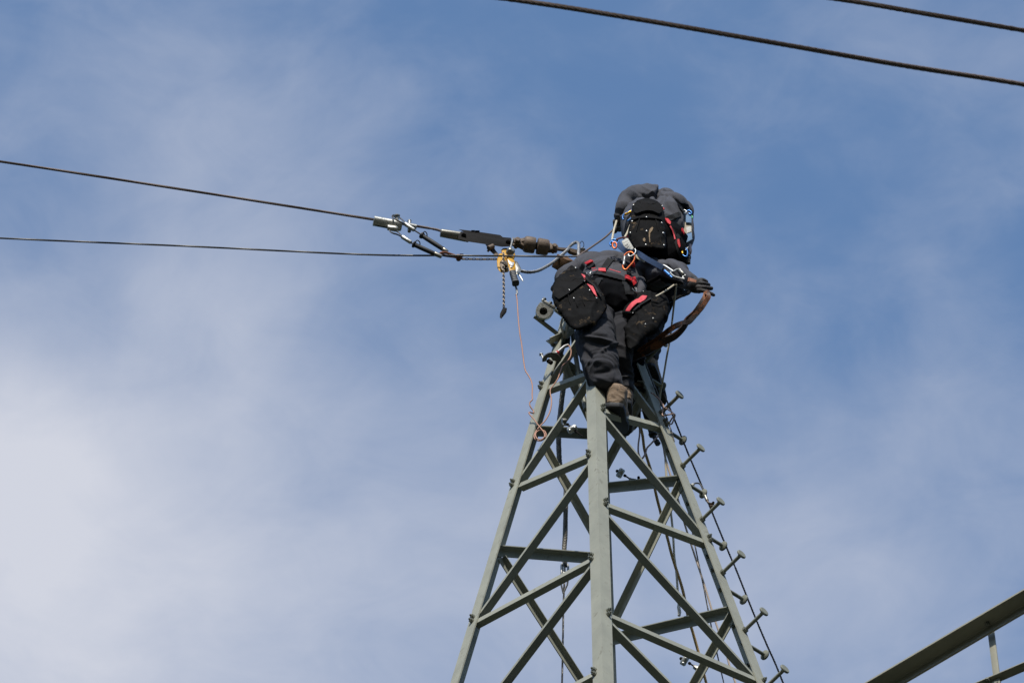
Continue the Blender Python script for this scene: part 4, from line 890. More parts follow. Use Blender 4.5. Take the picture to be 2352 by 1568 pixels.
def boot(parent, heel, fwd, up, K=1.0):
    up = (up - fwd * up.dot(fwd)).normalized()
    sd = fwd.cross(up).normalized(); bm = bmesh.new(); prof = []
    for s, w_, h in ((-.03, .030, .034), (-.012, .048, .052), (.06, .052, .066), (.13, .050, .058), (.19, .055, .042), (.24, .052, .032), (.275, .038, .026), (.29, .020, .018)):
        prof.append((heel + fwd * s + up * (h + .022), sd * w_ * K, up * h * K))
    loft(bm, prof, 20, .8)
    loft(bm, [(heel + fwd * .045 + up * .05, sd * .052 * K, fwd * .064), (heel + fwd * .035 + up * .10, sd * .056 * K, fwd * .068), (heel + fwd * .030 + up * .15, sd * .052 * K, fwd * .062), (heel + fwd * .030 + up * .17, sd * .044, fwd * .052)], 20, .95)
    b = soft(bm, 'boot', 'boot', parent, .006, 5, (foldfn(up, .004, 26, 9, 3),))
    bm = bmesh.new(); out = [(-.036, .026), (-.022, .048), (.05, .054), (.12, .050), (.19, .059), (.25, .054), (.285, .036), (.298, 0)]
    pl = [heel + fwd * s + sd * w_ * K + up * .012 for s, w_ in out] + [heel + fwd * s - sd * w_ * K + up * .012 for s, w_ in out[::-1][1:]]; prism(bm, pl, up * .030, .004)
    for k in range(5): box(bm, heel + fwd * (.0 + .018 * k) - up * .005, fwd * .005, sd * .034, up * .005, .001)
    done(bm, 'sole', 'sole', b, 40)
    return b
def headparts(bm, neck, c, fwd, up):
    sd = fwd.cross(up).normalized()
    ell(bm, c, sd * .076, fwd * .096, up * .098, 24); ell(bm, c + fwd * .030 - up * .062, sd * .055, fwd * .060, up * .060, 20)
    ell(bm, c + fwd * .098 - up * .022, sd * .013, fwd * .020, up * .026, 12); ell(bm, c + fwd * .085 - up * .002, sd * .050, fwd * .014, up * .012, 12)
    ell(bm, c + fwd * .082 - up * .066, sd * .024, fwd * .013, up * .010, 12); ell(bm, c + fwd * .078 - up * .095, sd * .022, fwd * .016, up * .016, 12)
    for s in (-1, 1): ell(bm, c + sd * .078 * s - fwd * .006 - up * .012, sd * .010, fwd * .020, up * .032, 12)
    seg_blob(bm, neck, .062, c - up * .06 - fwd * .01, .055)
def headextras(root, c, fwd, up):
    sd = fwd.cross(up).normalized()
    for s in (-1, 1):
        bm = bmesh.new(); ell(bm, c + sd * .031 * s + fwd * .083 - up * .014, sd * .013, fwd * .010, up * .007, 10); done(bm, 'eye', 'label', root)
    bm = bmesh.new(); ell(bm, c + up * .012 - fwd * .014, sd * .083, fwd * .096, up * .096, 24)
    for v in bm.verts:
        q = v.co - c
        if q.dot(up) < -.01 or (q.dot(fwd) > .055 and q.dot(up) < .055): v.co -= (q.normalized()) * .022
    done(bm, 'hair', 'hair', root)

# =================================================================== worker in front (seen from behind and below)
SURF.clear()
A = empty('person', at(1415, 940, -.36), 'worker in grey jacket standing at the middle leg, reaching right with a gloved hand', 'person', 'workers on the tower')
ps = R(18); lat = Vector((math.cos(ps), math.sin(ps), -.06)).normalized(); fw = Vector((-math.sin(ps), math.cos(ps), 0))
pel, wai, mid, che, nek = at(1400, 700, -.45), at(1402, 680, -.43), at(1406, 662, -.385), at(1410, 648, -.33), at(1418, 634, -.25)
sp = (nek - pel).normalized(); bk = sp.cross(lat).normalized(); bk = bk if bk.y < 0 else -bk
shL, shR = nek - lat * .185 - sp * .04, nek + lat * .175 - sp * .05
elL, haL = at(1300, 652, -.30), at(1328, 640, .0)
elR, wrR = at(1540, 622, -.50), at(1590, 650, -.55)
# body
bm = bmesh.new(); loft(bm, [(pel - sp * .06, lat * .13, bk * .09), (wai, lat * .13, bk * .09), (che, lat * .16, bk * .10), (nek - sp * .05, lat * .15, bk * .08), (nek, lat * .06, bk * .06)])
hdA = nek + fw * .15 + Vector((0, 0, .045)); fA = (fw * .62 - Z * .78).normalized(); uA = (Z * .62 + fw * .78).normalized(); headparts(bm, nek, hdA, fA, uA)
for a, b, c in ((shL, elL, haL), (shR, elR, wrR)): seg_blob(bm, a, .04, b, .030); seg_blob(bm, b, .030, c, .024)
hL, kL, aL = at(1376, 706, -.45), at(1366, 800, -.48), at(1406, 905, -.30)
hR, kR, aR = at(1428, 708, -.40), at(1424, 800, -.36), at(1434, 895, -.22)
for a, b, c in ((hL, kL, aL), (hR, kR, aR)): seg_blob(bm, a, .058, b, .046); seg_blob(bm, b, .046, c, .034); seg_blob(bm, c, .036, c + fw * .12 - Z * .05, .03)
bodyA = soft(bm, 'body', 'skin', A, .010, 3); headextras(A, hdA, fA, uA); SURF.clear()
# trousers
bm = bmesh.new()
loft(bm, [(wai + sp * .045, lat * .158, bk * .122), (wai + sp * .03, lat * .168, bk * .135), (wai - sp * .02, lat * .176, bk * .140), (pel, lat * .185, bk * .140), (pel - Z * .08, lat * .17, bk * .125), (pel - Z * .13, lat * .12, bk * .08)])
ell(bm, pel - Z * .02 - lat * .075 + bk * .045, lat * .10, bk * .10, Z * .11); ell(bm, pel - Z * .02 + lat * .075 + bk * .045, lat * .10, bk * .10, Z * .11)
def tleg(bm, P, rs):
    for (a, r0), (b, r1) in zip(zip(P, rs), list(zip(P, rs))[1:]): seg_blob(bm, a, r0, b, r1, 20)
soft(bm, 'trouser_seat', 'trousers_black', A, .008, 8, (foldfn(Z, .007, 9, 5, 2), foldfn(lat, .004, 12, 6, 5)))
bm = bmesh.new(); hem = at(1398, 893, -.385)
prof = []
for (x, y, dy, r) in ((1374, 722, -.46, .10), (1368, 745, -.47, .112), (1367, 770, -.49, .120), (1370, 795, -.50, .120), (1376, 820, -.475, .110), (1381, 848, -.475, .104), (1388, 872, -.455, .100), (1395, 890, -.44, .090), (1400, 901, -.415, .084)):
    prof.append((at(x, y, dy), Vector((1, 0, 0)) * r, Vector((0, 1, .15)) * r * .92))
loft(bm, prof, 28, .9)
def kneefold(co, nr):
    x, y = proj(co); v = 0
    for (cx, cy, ln, tilt, amp_, wd) in ((1372, 780, 40, .25, .020, 5), (1392, 800, 34, -.55, .016, 4), (1380, 806, 40, -.30, -.014, 7), (1352, 815, 22, 1.9, -.016, 6), (1348, 842, 34, 4, .010, 4), (1372, 832, 40, .15, .010, 6), (1392, 852, 36, -.2, -.009, 6), (1388, 872, 30, .35, .009, 5), (1400, 890, 26, .2, .008, 4), (1345, 800, 14, 1.6, .014, 7)):
        dx, dy_ = x - cx, y - cy; l_ = (dx + dy_ * tilt) / math.hypot(1, tilt); t_ = (dy_ - dx * tilt) / math.hypot(1, tilt); v += 1.4 * amp_ * math.exp(-(l_ / ln) ** 2 * 1.5 - (t_ / wd) ** 2)
    return v
soft(bm, 'trouser_leg', 'trousers', A, .006, 5, (foldfn(Vector((.25, 0, 1)), .012, 9, 4, 6, .9), kneefold))
bm = bmesh.new(); prof = []
for (x, y, dy, r) in ((1426, 725, -.40, .10), (1424, 765, -.38, .10), (1420, 800, -.36, .085), (1422, 840, -.32, .080), (1428, 870, -.25, .072), (1432, 904, -.21, .066)):
    prof.append((at(x, y, dy), Vector((1, 0, 0)) * r, Vector((0, 1, .15)) * r))
loft(bm, prof, 28, .9); soft(bm, 'trouser_leg', 'trousers', A, .007, 5, (foldfn(Vector((-.25, 0, 1)), .012, 9, 4, 9, .9),))
boot(A, at(1412, 939, -.415), (fw * .88 + lat * .40 + Z * .42).normalized(), (Z - fw * .42).normalized(), 1.14); boot(A, at(1431, 931, -.21), (fw * .93 + lat * .30 + Z * .25).normalized(), (Z - fw * .25).normalized(), 1.05)
# jacket
bm = bmesh.new()
loft(bm, [(wai + sp * .015, lat * .150, bk * .105), (wai + sp * .035, lat * .172, bk * .128), (mid + sp * .01, lat * .192, bk * .143), (che, lat * .205, bk * .155), (nek - sp * .08, lat * .19, bk * .140), (nek - sp * .02, lat * .13, bk * .10), (nek + sp * .02, lat * .075, bk * .075)], 32, .8)
ell(bm, at(1372, 614, -.36), lat * .13, bk * .095, sp * .13); ell(bm, at(1400, 610, -.34), lat * .12, bk * .10, sp * .11); ell(bm, at(1440, 614, -.33), lat * .12, bk * .09, sp * .13)
seg_blob(bm, shL + bk * .03, .085, at(1303, 640, -.33), .078); seg_blob(bm, at(1303, 640, -.33), .078, at(1302, 662, -.33), .065); seg_blob(bm, elL, .065, haL, .045)
seg_blob(bm, shR + bk * .03, .092, elR, .078); seg_blob(bm, elR, .076, wrR - (wrR - elR).normalized() * .02, .052)
ell(bm, at(1556, 622, -.50), CR * .075, CF * .06, CU * .062); ell(bm, at(1490, 618, -.38), CR * .09, CF * .08, CU * .075)
def jmask(co): return 1
def drape(co, nr):
    x, y = proj(co); v = 0
    for (cx, cy, ln, tilt, amp_, wd) in ((1376, 600, 40, -.35, .011, 5), (1385, 611, 42, -.10, -.008, 4), (1430, 612, 30, .45, .011, 5), (1340, 605, 14, -2.0, .012, 6), (1450, 600, 30, .4, -.008, 5), (1555, 612, 24, .9, .012, 6), (1536, 618, 20, 2.2, -.014, 6), (1522, 612, 22, 1.6, .012, 6), (1575, 630, 20, 1.2, .010, 5), (1566, 640, 20, 1.5, -.010, 4), (1495, 612, 26, .4, -.010, 6)):
        dx, dy_ = x - cx, y - cy; l_ = (dx + dy_ * tilt) / math.hypot(1, tilt); t_ = (dy_ - dx * tilt) / math.hypot(1, tilt); v += 1.35 * amp_ * math.exp(-(l_ / ln) ** 2 * 1.5) * (math.exp(-abs(t_) / wd) if amp_ > 0 else math.exp(-(t_ / (wd * .8)) ** 2))
    return v
loft(bm, [(wai - sp * .07 + lat * .165, lat * .035, bk * .10), (wai + lat * .17, lat * .045, bk * .125), (mid + lat * .15, lat * .05, bk * .13)], 20)
soft(bm, 'jacket', 'jacket', A, .0055, 9, (foldfn(CU * .9 + CR * .35, .008, 7.5, 2.2, 11, .6, 2.0, None, .15), drape))
bvA = bvh_of(SURF)
# glove of the right hand
def NP(x, y, d=0.0): return atp(cN(x, y), -.57 + d)
bm = bmesh.new(); ell(bm, NP(1750, 850, 0), CR * .055, CF * .030, CU * .048); seg_blob(bm, wrR, .040, NP(1720, 800, 0), .036)
finger(bm, [NP(1760, 740, -.010), NP(1880, 728, -.022), NP(1965, 765, -.006), NP(1900, 800, .02)], .0150)
finger(bm, [NP(1770, 800, -.014), NP(1905, 800, -.028), NP(2012, 830, -.006), NP(1940, 870, .02)], .0150)
finger(bm, [NP(1790, 880, -.012), NP(1940, 885, -.024), NP(2070, 905, -.004), NP(1990, 930, .018)], .0145)
finger(bm, [NP(1800, 940, -.004), NP(1960, 970, -.012), NP(2050, 1010, -.004), NP(2115, 1045, .004)], .0135)
finger(bm, [NP(1690, 900, .01), NP(1800, 975, .02), NP(1900, 960, .034)], .0130)
soft(bm, 'glove', 'glove', A, .0034, 3, (foldfn(CR, .0015, 40, 20, 3),))
bm = bmesh.new(); c0 = wrR.lerp(NP(1700, 780), .25)
loft(bm, [(wrR - (wrR - elR).normalized() * .035, CU * .052, CF * .050), (wrR, CU * .055, CF * .052), (wrR + (wrR - elR).normalized() * .020, CU * .047, CF * .045)], 20); done(bm, 'cuff', 'jacket_dark', A, 60)
bm = bmesh.new(); ell(bm, haL + fw * .06, CR * .045, CF * .04, CU * .04)
for k in range(4): finger(bm, [haL + fw * .08 + lat * (.03 - .02 * k), haL + fw * .13 + lat * (.034 - .022 * k) + Z * .01, haL + fw * .15 + lat * (.034 - .022 * k) - Z * .02], .0115)
finger(bm, [haL + fw * .05 + lat * .04, haL + fw * .09 + lat * .065 - Z * .02], .0125); soft(bm, 'glove', 'glove', A, .005, 3)
# harness on the back
def MP(*q): return [cM(x, y) for x, y in q]
def ap(poly, m, name='harness_strap', lift=.004, th=.004): return patch(bvA, poly, name, m, A, lift, th, 14)
ap([cN(*p) for p in ((600, 640), (850, 665), (1060, 650), (1200, 690), (1300, 705), (1480, 760), (1520, 810), (1300, 815), (900, 800), (620, 790))], 'trousers_black', 'sleeve_shade', .002, .003)  # black patch that paints the shade under the outstretched arm
ap(strip(MP((1370, 235), (1300, 330), (1190, 470), (1100, 600)), 118 * .2126 / 1.7415), 'web')
ap(strip(MP((1385, 235), (1440, 330), (1500, 450), (1560, 600), (1580, 720)), 90 * .2126 / 1.7415), 'web', lift=.005)
ap(strip(MP((1075, 700), (1020, 790), (960, 900), (930, 960)), 105 * .2126 / 1.7415), 'web')
ap(strip(MP((640, 560), (760, 640), (900, 670), (1080, 690), (1280, 740), (1450, 790), (1520, 830)), [8, 10, 11, 12, 12, 11, 9]), 'web', 'belt', .006, .008)
ap(strip(MP((1480, 800), (1530, 920), (1560, 1080)), 12), 'web')
ap(MP((1520, 1040), (1650, 1040), (1660, 1100), (1530, 1090)), 'web', 'buckle', .01, .008)
for q in (((785, 510), (900, 455), (935, 465), (930, 490), (820, 540)), ((1010, 630), (1140, 630), (1150, 700), (1005, 680)), ((1570, 500), (1655, 515), (1670, 600), (1590, 560)), ((1475, 735), (1590, 780), (1600, 860), (1490, 810)), ((1600, 790), (1650, 765), (1700, 880), (1640, 930))):
    ap(MP(*q), 'red', 'harness_pad', .012, .010)
for q in (((1200, 630), (1420, 690), (1420, 704), (1200, 644)), ((880, 620), (970, 606), (970, 614), (880, 630)), ((905, 660), (1000, 645), (1000, 653), (905, 670))):
    ap(MP(*q), 'red_piping', 'stitching', .016, .002)
ap(MP((810, 520), (930, 480), (960, 520), (860, 600), (790, 580)), 'web', 'harness_pad', .006, .006)
def snap(bv, path, root, r=.0032, lift=.014, m='chrome', name='snap_hook', dep=None):
    P = []
    for xy in path:
        l_, n_ = hit(bv, xy, lift)
        if l_ is None or (dep is not None): l_ = at(xy[0], xy[1], dep if dep is not None else -.6)
        P.append(l_)
    bm = bmesh.new(); tube(bm, spline(P, n=5), r, 8); return done(bm, name, m, root, 60)
snap(bvA, MP((815, 720), (820, 690), (860, 675), (880, 695), (865, 715), (890, 690), (960, 670)), A); snap(bvA, MP((1620, 990), (1660, 1040), (1690, 1030), (1660, 970), (1690, 980), (1690, 1060)), A)
# tool bags of the front worker
def tagbag(poly, dy, th, label, seed): 
    xs_ = [p[0] for p in poly]; ys_ = [p[1] for p in poly]
    return empty('tool_bag', at(sum(xs_) / len(xs_), max(ys_), dy), label, 'tool bag', 'black tool bags worn by the two workers')
pl = [(1313, 614), (1296, 628), (1279, 644), (1270, 662), (1271, 682), (1283, 703), (1299, 725), (1310, 745), (1324, 755), (1345, 748), (1367, 738), (1380, 722), (1390, 706), (1384, 690), (1376, 675), (1363, 657), (1348, 639), (1333, 626)]
tb = tagbag(pl, -.62, .15, 'large dirty black tool bag with rivets on the left hip of the front worker', 3); SURF.clear()
bag(tb, pl, -.60, .15, .006, .008, 3); bv = bvh_of(SURF)
patch(bv, [(1311, 615), (1322, 622), (1339, 634), (1343, 645), (1338, 655), (1322, 667), (1300, 682), (1284, 692), (1274, 684), (1271, 664), (1280, 644), (1296, 628)], 'flap', 'bag_flap', tb, .006, .008, 16)
patch(bv, MP((685, 705), (760, 735), (772, 770), (762, 850), (740, 800)), 'piping', 'red_piping', tb, .008, .004); patch(bv, MP((775, 885), (900, 940), (950, 1040), (980, 1155), (900, 1060), (830, 960)), 'piping', 'red_piping', tb, .008, .004)
patch(bv, strip(MP((690, 700), (800, 830), (920, 930), (1000, 1060), (1050, 1150)), 4.5), 'edge_binding', 'web', tb, .010, .006, 18)
for p in ((420, 940), (560, 990), (690, 960)): patch(bv, strip(MP(p, (p[0] + 10, p[1] + 130), (p[0] + 30, p[1] + 260), (p[0] + 60, p[1] + 330)), 1.8), 'pleat', 'bag_flap', tb, .003, .005, 14)
for p in ((570, 597), (735, 850), (835, 1020), (955, 1160), (455, 1015), (545, 1170), (710, 627)): rivet(bv, cM(*p), tb, .0062, .013)
pl = [cN(*p) for p in ((640, 985), (900, 1020), (1010, 1040), (1100, 1130), (1150, 1240), (1165, 1370), (1090, 1470), (980, 1568))] + [cP(*p) for p in ((1150, 290), (1060, 380), (900, 470), (820, 560), (760, 690), (650, 740), (580, 710), (560, 560), (545, 330))] + [cN(*p) for p in ((520, 1500), (225, 1430), (230, 1370), (360, 1200), (470, 1090))]
tb = tagbag(pl, -.45, .15, 'black tool bag with bright red stripe on the front worker\'s right hip', 5); SURF.clear()
bag(tb, pl, -.46, .15, .0065, .008, 6); bv = bvh_of(SURF)
patch(bv, [cN(*p) for p in ((272, 1412), (330, 1320), (400, 1235), (480, 1170), (545, 1150), (590, 1110), (628, 1080), (735, 1095), (700, 1160), (600, 1240), (520, 1250), (440, 1320), (375, 1418))], 'stripe', 'red_piping', tb, .010, .004, 16)
patch(bv, strip([cN(*p) for p in ((225, 1425), (420, 1435), (520, 1330), (640, 1240), (800, 1150), (950, 1080), (1010, 1050))], 4), 'edge_binding', 'web', tb, .008, .008, 20)
for p in ((650, 1003), (665, 1220), (555, 1322), (448, 1440), (835, 1548)): rivet(bv, cN(*p), tb, .0045, .012)
for p in ((948, 258), (1097, 138)): rivet(bv, cP(*p), tb, .0045, .008)

def LP(x, y, d): return atp(cL(x, y), d)
# =================================================================== worker behind, higher on the tower
SURF.clear()
B = empty('person', at(1470, 880, .05), 'upper worker bent over the tower top, a riveted bag hanging across the lower back', 'person', 'workers on the tower')
ps = R(-4); lat = Vector((math.cos(ps), math.sin(ps), -.02)).normalized(); fw = Vector((-math.sin(ps), math.cos(ps), 0))
pel, wai, mid, che, nek = at(1512, 590, -.34), at(1508, 566, -.35), at(1504, 542, -.335), at(1502, 516, -.30), at(1500, 492, -.235)
sp = (nek - pel).normalized(); bk = sp.cross(lat).normalized(); bk = bk if bk.y < 0 else -bk
shL, shR = at(1452, 484, -.20), at(1560, 496, -.20)
elL, wrL = at(1433, 502, -.27), at(1424, 522, -.16)
elR, wrR = at(1578, 548, -.28), at(1582, 580, -.31)
bm = bmesh.new(); loft(bm, [(pel - sp * .06, lat * .13, bk * .09), (wai, lat * .13, bk * .09), (che, lat * .16, bk * .10), (nek - sp * .05, lat * .15, bk * .08), (nek, lat * .06, bk * .06)])
hdB = nek + fw * .16 + Vector((0, 0, .055)); fB = (fw * .6 - Z * .8).normalized(); uB = (Z * .6 + fw * .8).normalized(); headparts(bm, nek, hdB, fB, uB)
for a, b, c in ((shL, LP(720, 560, -.22), LP(635, 720, -.19)), (shR, elR, wrR)): seg_blob(bm, a, .035, b, .028); seg_blob(bm, b, .028, c, .022)
hL, kL, aL = at(1490, 606, -.31), at(1462, 760, -.10), at(1455, 872, .02)
hR, kR, aR = at(1530, 610, -.30), at(1500, 736, -.02), at(1494, 822, .07)
for a, b, c in ((hL, kL, aL), (hR, kR, aR)): seg_blob(bm, a, .058, b, .046); seg_blob(bm, b, .046, c, .034); seg_blob(bm, c, .036, c + fw * .12 - Z * .05, .03)
soft(bm, 'body', 'skin', B, .010, 3); headextras(B, hdB, fB, uB); SURF.clear()
bm = bmesh.new(); loft(bm, [(wai + sp * .02, lat * .16, bk * .115), (pel, lat * .185, bk * .13), (pel - Z * .08, lat * .17, bk * .125), (pel - Z * .13, lat * .12, bk * .08)])
ell(bm, pel + lat * .08 + bk * .03, lat * .11, bk * .10, Z * .12); ell(bm, pel - lat * .08 + bk * .03, lat * .10, bk * .10, Z * .12)
ell(bm, at(1506, 552, -.37), CR * .205, CF * .16, CU * .135)
tleg(bm, (hL, at(1470, 700, -.20), kL), (.10, .095, .085)); tleg(bm, (hR, at(1520, 680, -.15), kR), (.10, .092, .080))
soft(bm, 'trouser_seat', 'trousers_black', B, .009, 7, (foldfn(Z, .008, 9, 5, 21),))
SEATB = SURF[-1]
bm = bmesh.new(); tleg(bm, (kR + CU * .03, at(1494, 770, 0), at(1493, 800, .04), at(1493, 818, .06)), (.076, .070, .066, .060)); soft(bm, 'trouser_leg', 'trousers', B, .007, 5, (foldfn(Z, .009, 10, 5, 23),))
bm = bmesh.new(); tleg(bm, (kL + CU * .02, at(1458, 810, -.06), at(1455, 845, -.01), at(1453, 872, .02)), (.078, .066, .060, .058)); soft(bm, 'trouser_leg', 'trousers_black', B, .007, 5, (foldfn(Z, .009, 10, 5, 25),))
boot(B, at(1489, 850, .06), (fw * .97 + lat * .2).normalized(), Z); boot(B, at(1460, 902, .03), (fw * .97 - lat * .2).normalized(), Z)
# jacket
bm = bmesh.new()
loft(bm, [(mid - sp * .01, lat * .17, bk * .12), (mid + sp * .03, lat * .195, bk * .148), (che, lat * .215, bk * .160), (nek - sp * .07, lat * .20, bk * .15), (nek - sp * .01, lat * .14, bk * .12), (nek + sp * .03, lat * .09, bk * .09)], 32, .8)
ell(bm, LP(1080, 330, -.24), CR * .150, CF * .14, CU * .088); ell(bm, LP(1240, 260, -.20), CR * .060, CF * .12, CU * .060); ell(bm, LP(860, 380, -.22), CR * .078, CF * .12, CU * .070)
ell(bm, LP(1480, 320, -.20), CR * .058, CF * .12, CU * .055); ell(bm, LP(1560, 520, -.28), CR * .120, CF * .13, CU * .105); ell(bm, LP(1780, 560, -.22), CR * .068, CF * .09, CU * .060)
seg_blob(bm, LP(800, 400, -.22), .078, LP(700, 560, -.24), .062); seg_blob(bm, LP(700, 560, -.24), .062, LP(640, 690, -.21), .044)
seg_blob(bm, LP(1790, 580, -.22), .070, LP(1850, 800, -.27), .052); seg_blob(bm, LP(1850, 800, -.27), .052, LP(1870, 1080, -.28), .052); seg_blob(bm, LP(1870, 1080, -.28), .052, LP(1810, 1330, -.30), .034)
def drapeB(co, nr):
    x, y = proj(co); v = 0
    for (cx, cy, ln, tilt, amp_, wd) in (cL(1330, 230) + (22, -2.6, -.030, 5), cL(1180, 250) + (26, -.5, .012, 7), cL(1000, 300) + (26, .6, .012, 6), cL(1090, 330) + (20, .5, -.016, 5), cL(900, 420) + (30, -1.1, .012, 6), cL(760, 560) + (26, -.9, -.012, 5), cL(1450, 330) + (30, 1.6, .012, 7), cL(1400, 420) + (22, -.8, -.012, 5), cL(1600, 420) + (26, 1.2, .012, 6), cL(1560, 560) + (26, .9, -.012, 5), cL(1680, 420) + (22, 1.2, -.018, 4), cL(640, 680) + (16, .2, .010, 4)):
        dx, dy_ = x - cx, y - cy; l_ = (dx + dy_ * tilt) / math.hypot(1, tilt); t_ = (dy_ - dx * tilt) / math.hypot(1, tilt); v += 1.35 * amp_ * math.exp(-(l_ / ln) ** 2 * 1.5) * (math.exp(-abs(t_) / wd) if amp_ > 0 else math.exp(-(t_ / (wd * .8)) ** 2))
    return v
soft(bm, 'jacket', 'jacket', B, .0055, 9, (foldfn(CU * .8 + CR * .5, .008, 6.5, 2.0, 31, .6, 2.0, None, .15), drapeB))
bvB = bvh_of(SURF)
# gloves
bm = bmesh.new(); ell(bm, LP(600, 860, -.16), CR * .036, CF * .028, CU * .040); seg_blob(bm, LP(640, 720, -.2), .034, LP(600, 850, -.16), .034)
for k, x in enumerate((505, 575, 640, 695)): finger(bm, [LP(x + 10, 860, -.17), LP(x, 790, -.19), LP(x, 762, -.17), LP(x + 4, 800, -.14)], .0120)
finger(bm, [LP(620, 900, -.17), LP(690, 880, -.19), LP(740, 850, -.19)], .013); finger(bm, [LP(560, 900, -.16), LP(510, 960, -.15)], .02)
soft(bm, 'glove', 'glove', B, .0038, 3, (foldfn(CR, .0015, 40, 20, 3),))
bm = bmesh.new()
for k, x in enumerate((575, 640, 695)): ell(bm, LP(x, 768, -.20), CR * .0125, CF * .010, CU * .0095, 10)
done(bm, 'glove_tips', 'glove_red', B)
bm = bmesh.new(); ell(bm, LP(1850, 1455, -.32), CR * .034, CF * .028, CU * .034); seg_blob(bm, LP(1820, 1360, -.31), .032, LP(1850, 1450, -.32), .032)
for k, y in enumerate((1420, 1465, 1510, 1550)): finger(bm, [LP(1850, y, -.34), LP(1905, y, -.35), LP(1915, y + 18, -.33), LP(1880, y + 24, -.31)], .0110)
finger(bm, [LP(1820, 1430, -.34), LP(1860, 1400, -.36), LP(1900, 1405, -.36)], .012)
soft(bm, 'glove', 'glove', B, .0038, 3)
bm = bmesh.new(); ell(bm, LP(1890, 1412, -.355), CR * .013, CF * .010, CU * .010, 10); done(bm, 'glove_tips', 'glove_red', B)
def LQ(*q): return [cL(x, y) for x, y in q]
def bp_(poly, m, name='harness_strap', lift=.005, th=.005): return patch(bvB, poly, name, m, B, lift, th, 14)
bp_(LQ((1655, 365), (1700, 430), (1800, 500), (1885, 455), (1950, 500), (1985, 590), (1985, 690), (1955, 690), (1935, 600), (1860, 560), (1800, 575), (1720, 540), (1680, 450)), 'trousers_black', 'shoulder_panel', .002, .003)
bp_(LQ((1740, 600), (1760, 700), (1640, 740), (1560, 790), (1470, 770), (1420, 740), (1480, 700), (1600, 650)), 'web')
bp_(LQ((1750, 500), (1800, 520), (1830, 580), (1790, 640), (1760, 600), (1720, 540)), 'web')
for q in (((1443, 772), (1482, 752), (1558, 842), (1545, 892), (1500, 860)), ((1668, 1150), (1708, 1143), (1732, 1280), (1708, 1312), (1680, 1240)), ((1740, 930), (1762, 930), (1788, 1010), (1780, 1055), (1745, 985)), ((1412, 556), (1450, 592), (1425, 602))):
    bp_(LQ(*q), 'red', 'harness_pad', .012, .008)
bp_(strip(LQ((1545, 880), (1590, 960), (1620, 1050), (1640, 1140)), 3), 'red_piping', 'stitching', .010, .003)
bp_(strip(LQ((1640, 760), (1700, 900), (1720, 1060), (1650, 1180), (1700, 1360), (1760, 1480)), 8), 'web')
bp_(LQ((790, 990), (812, 1050), (800, 1090), (755, 1088)), 'red', 'harness_pad')
# bag across the lower back
pl = LQ((862, 490), (900, 455), (1000, 392), (1120, 368), (1240, 392), (1340, 458), (1404, 508), (1425, 700), (1452, 1010), (1462, 1230), (1435, 1275), (1200, 1270), (1000, 1265), (890, 1255), (790, 1080), (785, 960), (838, 760))
SURF.clear(); tb = empty('tool_bag', at(1495, 570, -.56), 'black riveted tool bag across the lower back of the upper worker', 'tool bag', 'black tool bags worn by the two workers')
bag(tb, pl, -.54, .13, .006, .005, 9); bv = bvh_of(SURF)
patch(bv, LQ((872, 500), (930, 440), (1010, 392), (1120, 374), (1240, 396), (1330, 460), (1400, 515), (1398, 640), (1350, 678), (1290, 655), (1220, 628), (1120, 616), (1020, 640), (940, 668), (890, 662), (876, 630)), 'flap', 'bag_flap', tb, .008, .010, 18)
for p in (((990, 720), (940, 900), (920, 980)), ((1280, 740), (1310, 850), (1330, 960))): patch(bv, strip(LQ(*p), 2.0), 'pleat', 'bag_flap', tb, .003, .005, 12)
patch(bv, LQ((850, 720), (1100, 690), (1395, 730), (1395, 770), (1250, 745), (1100, 735), (950, 745), (845, 790)), 'pocket_edge', 'bag_flap', tb, .006, .006, 16)
patch(bv, LQ((1165, 930), (1215, 885), (1240, 900), (1225, 950), (1180, 1010), (1175, 1100), (1185, 1180), (1165, 1190), (1150, 1080), (1150, 990)), 'mud_stain', 'mud', tb, .003, .0012, 14)
patch(bv, LQ((1040, 1110), (1080, 1090), (1095, 1140), (1080, 1175), (1045, 1150)), 'mud_stain', 'mud', tb, .003, .0012, 10)
for p in ((880, 497), (1395, 517), (1102, 725), (848, 800), (1382, 828), (815, 1015), (1110, 985), (1415, 1022), (1100, 1235), (1432, 1250)): rivet(bv, cL(*p), tb, .0068 if p != (1415, 1022) else .009, .012)
# bag at the right hip of the upper worker, seen under the front worker's arm
SURF.clear(); pl = [cN(*p) for p in ((1120, 820), (1400, 800), (1600, 860), (1648, 930), (1645, 990), (1600, 1030), (1500, 1065), (1350, 1130), (1200, 1200), (1150, 1245), (1060, 1150), (980, 1030))]
tb = empty('tool_bag', at(1550, 700, -.20), 'plain black tool bag under the outstretched arm of the front worker', 'tool bag', 'black tool bags worn by the two workers')
bag(tb, pl, -.20, .10, .007, .005, 12, puff=0); bv = bvh_of(SURF); rivet(bv, cN(1490, 965), tb, .0050, .010)
SURF.clear()
# small purple grey block behind the bag
bm = bmesh.new(); prism(bm, [atp(cP(*p), -.28) for p in ((1150, 205), (1240, 150), (1262, 175), (1240, 250), (1160, 300))], CF * .03, .003); tag(done(bm, 'notebook', 'glove_red'), 'small faded red edged case sticking out below the red striped bag', 'case')

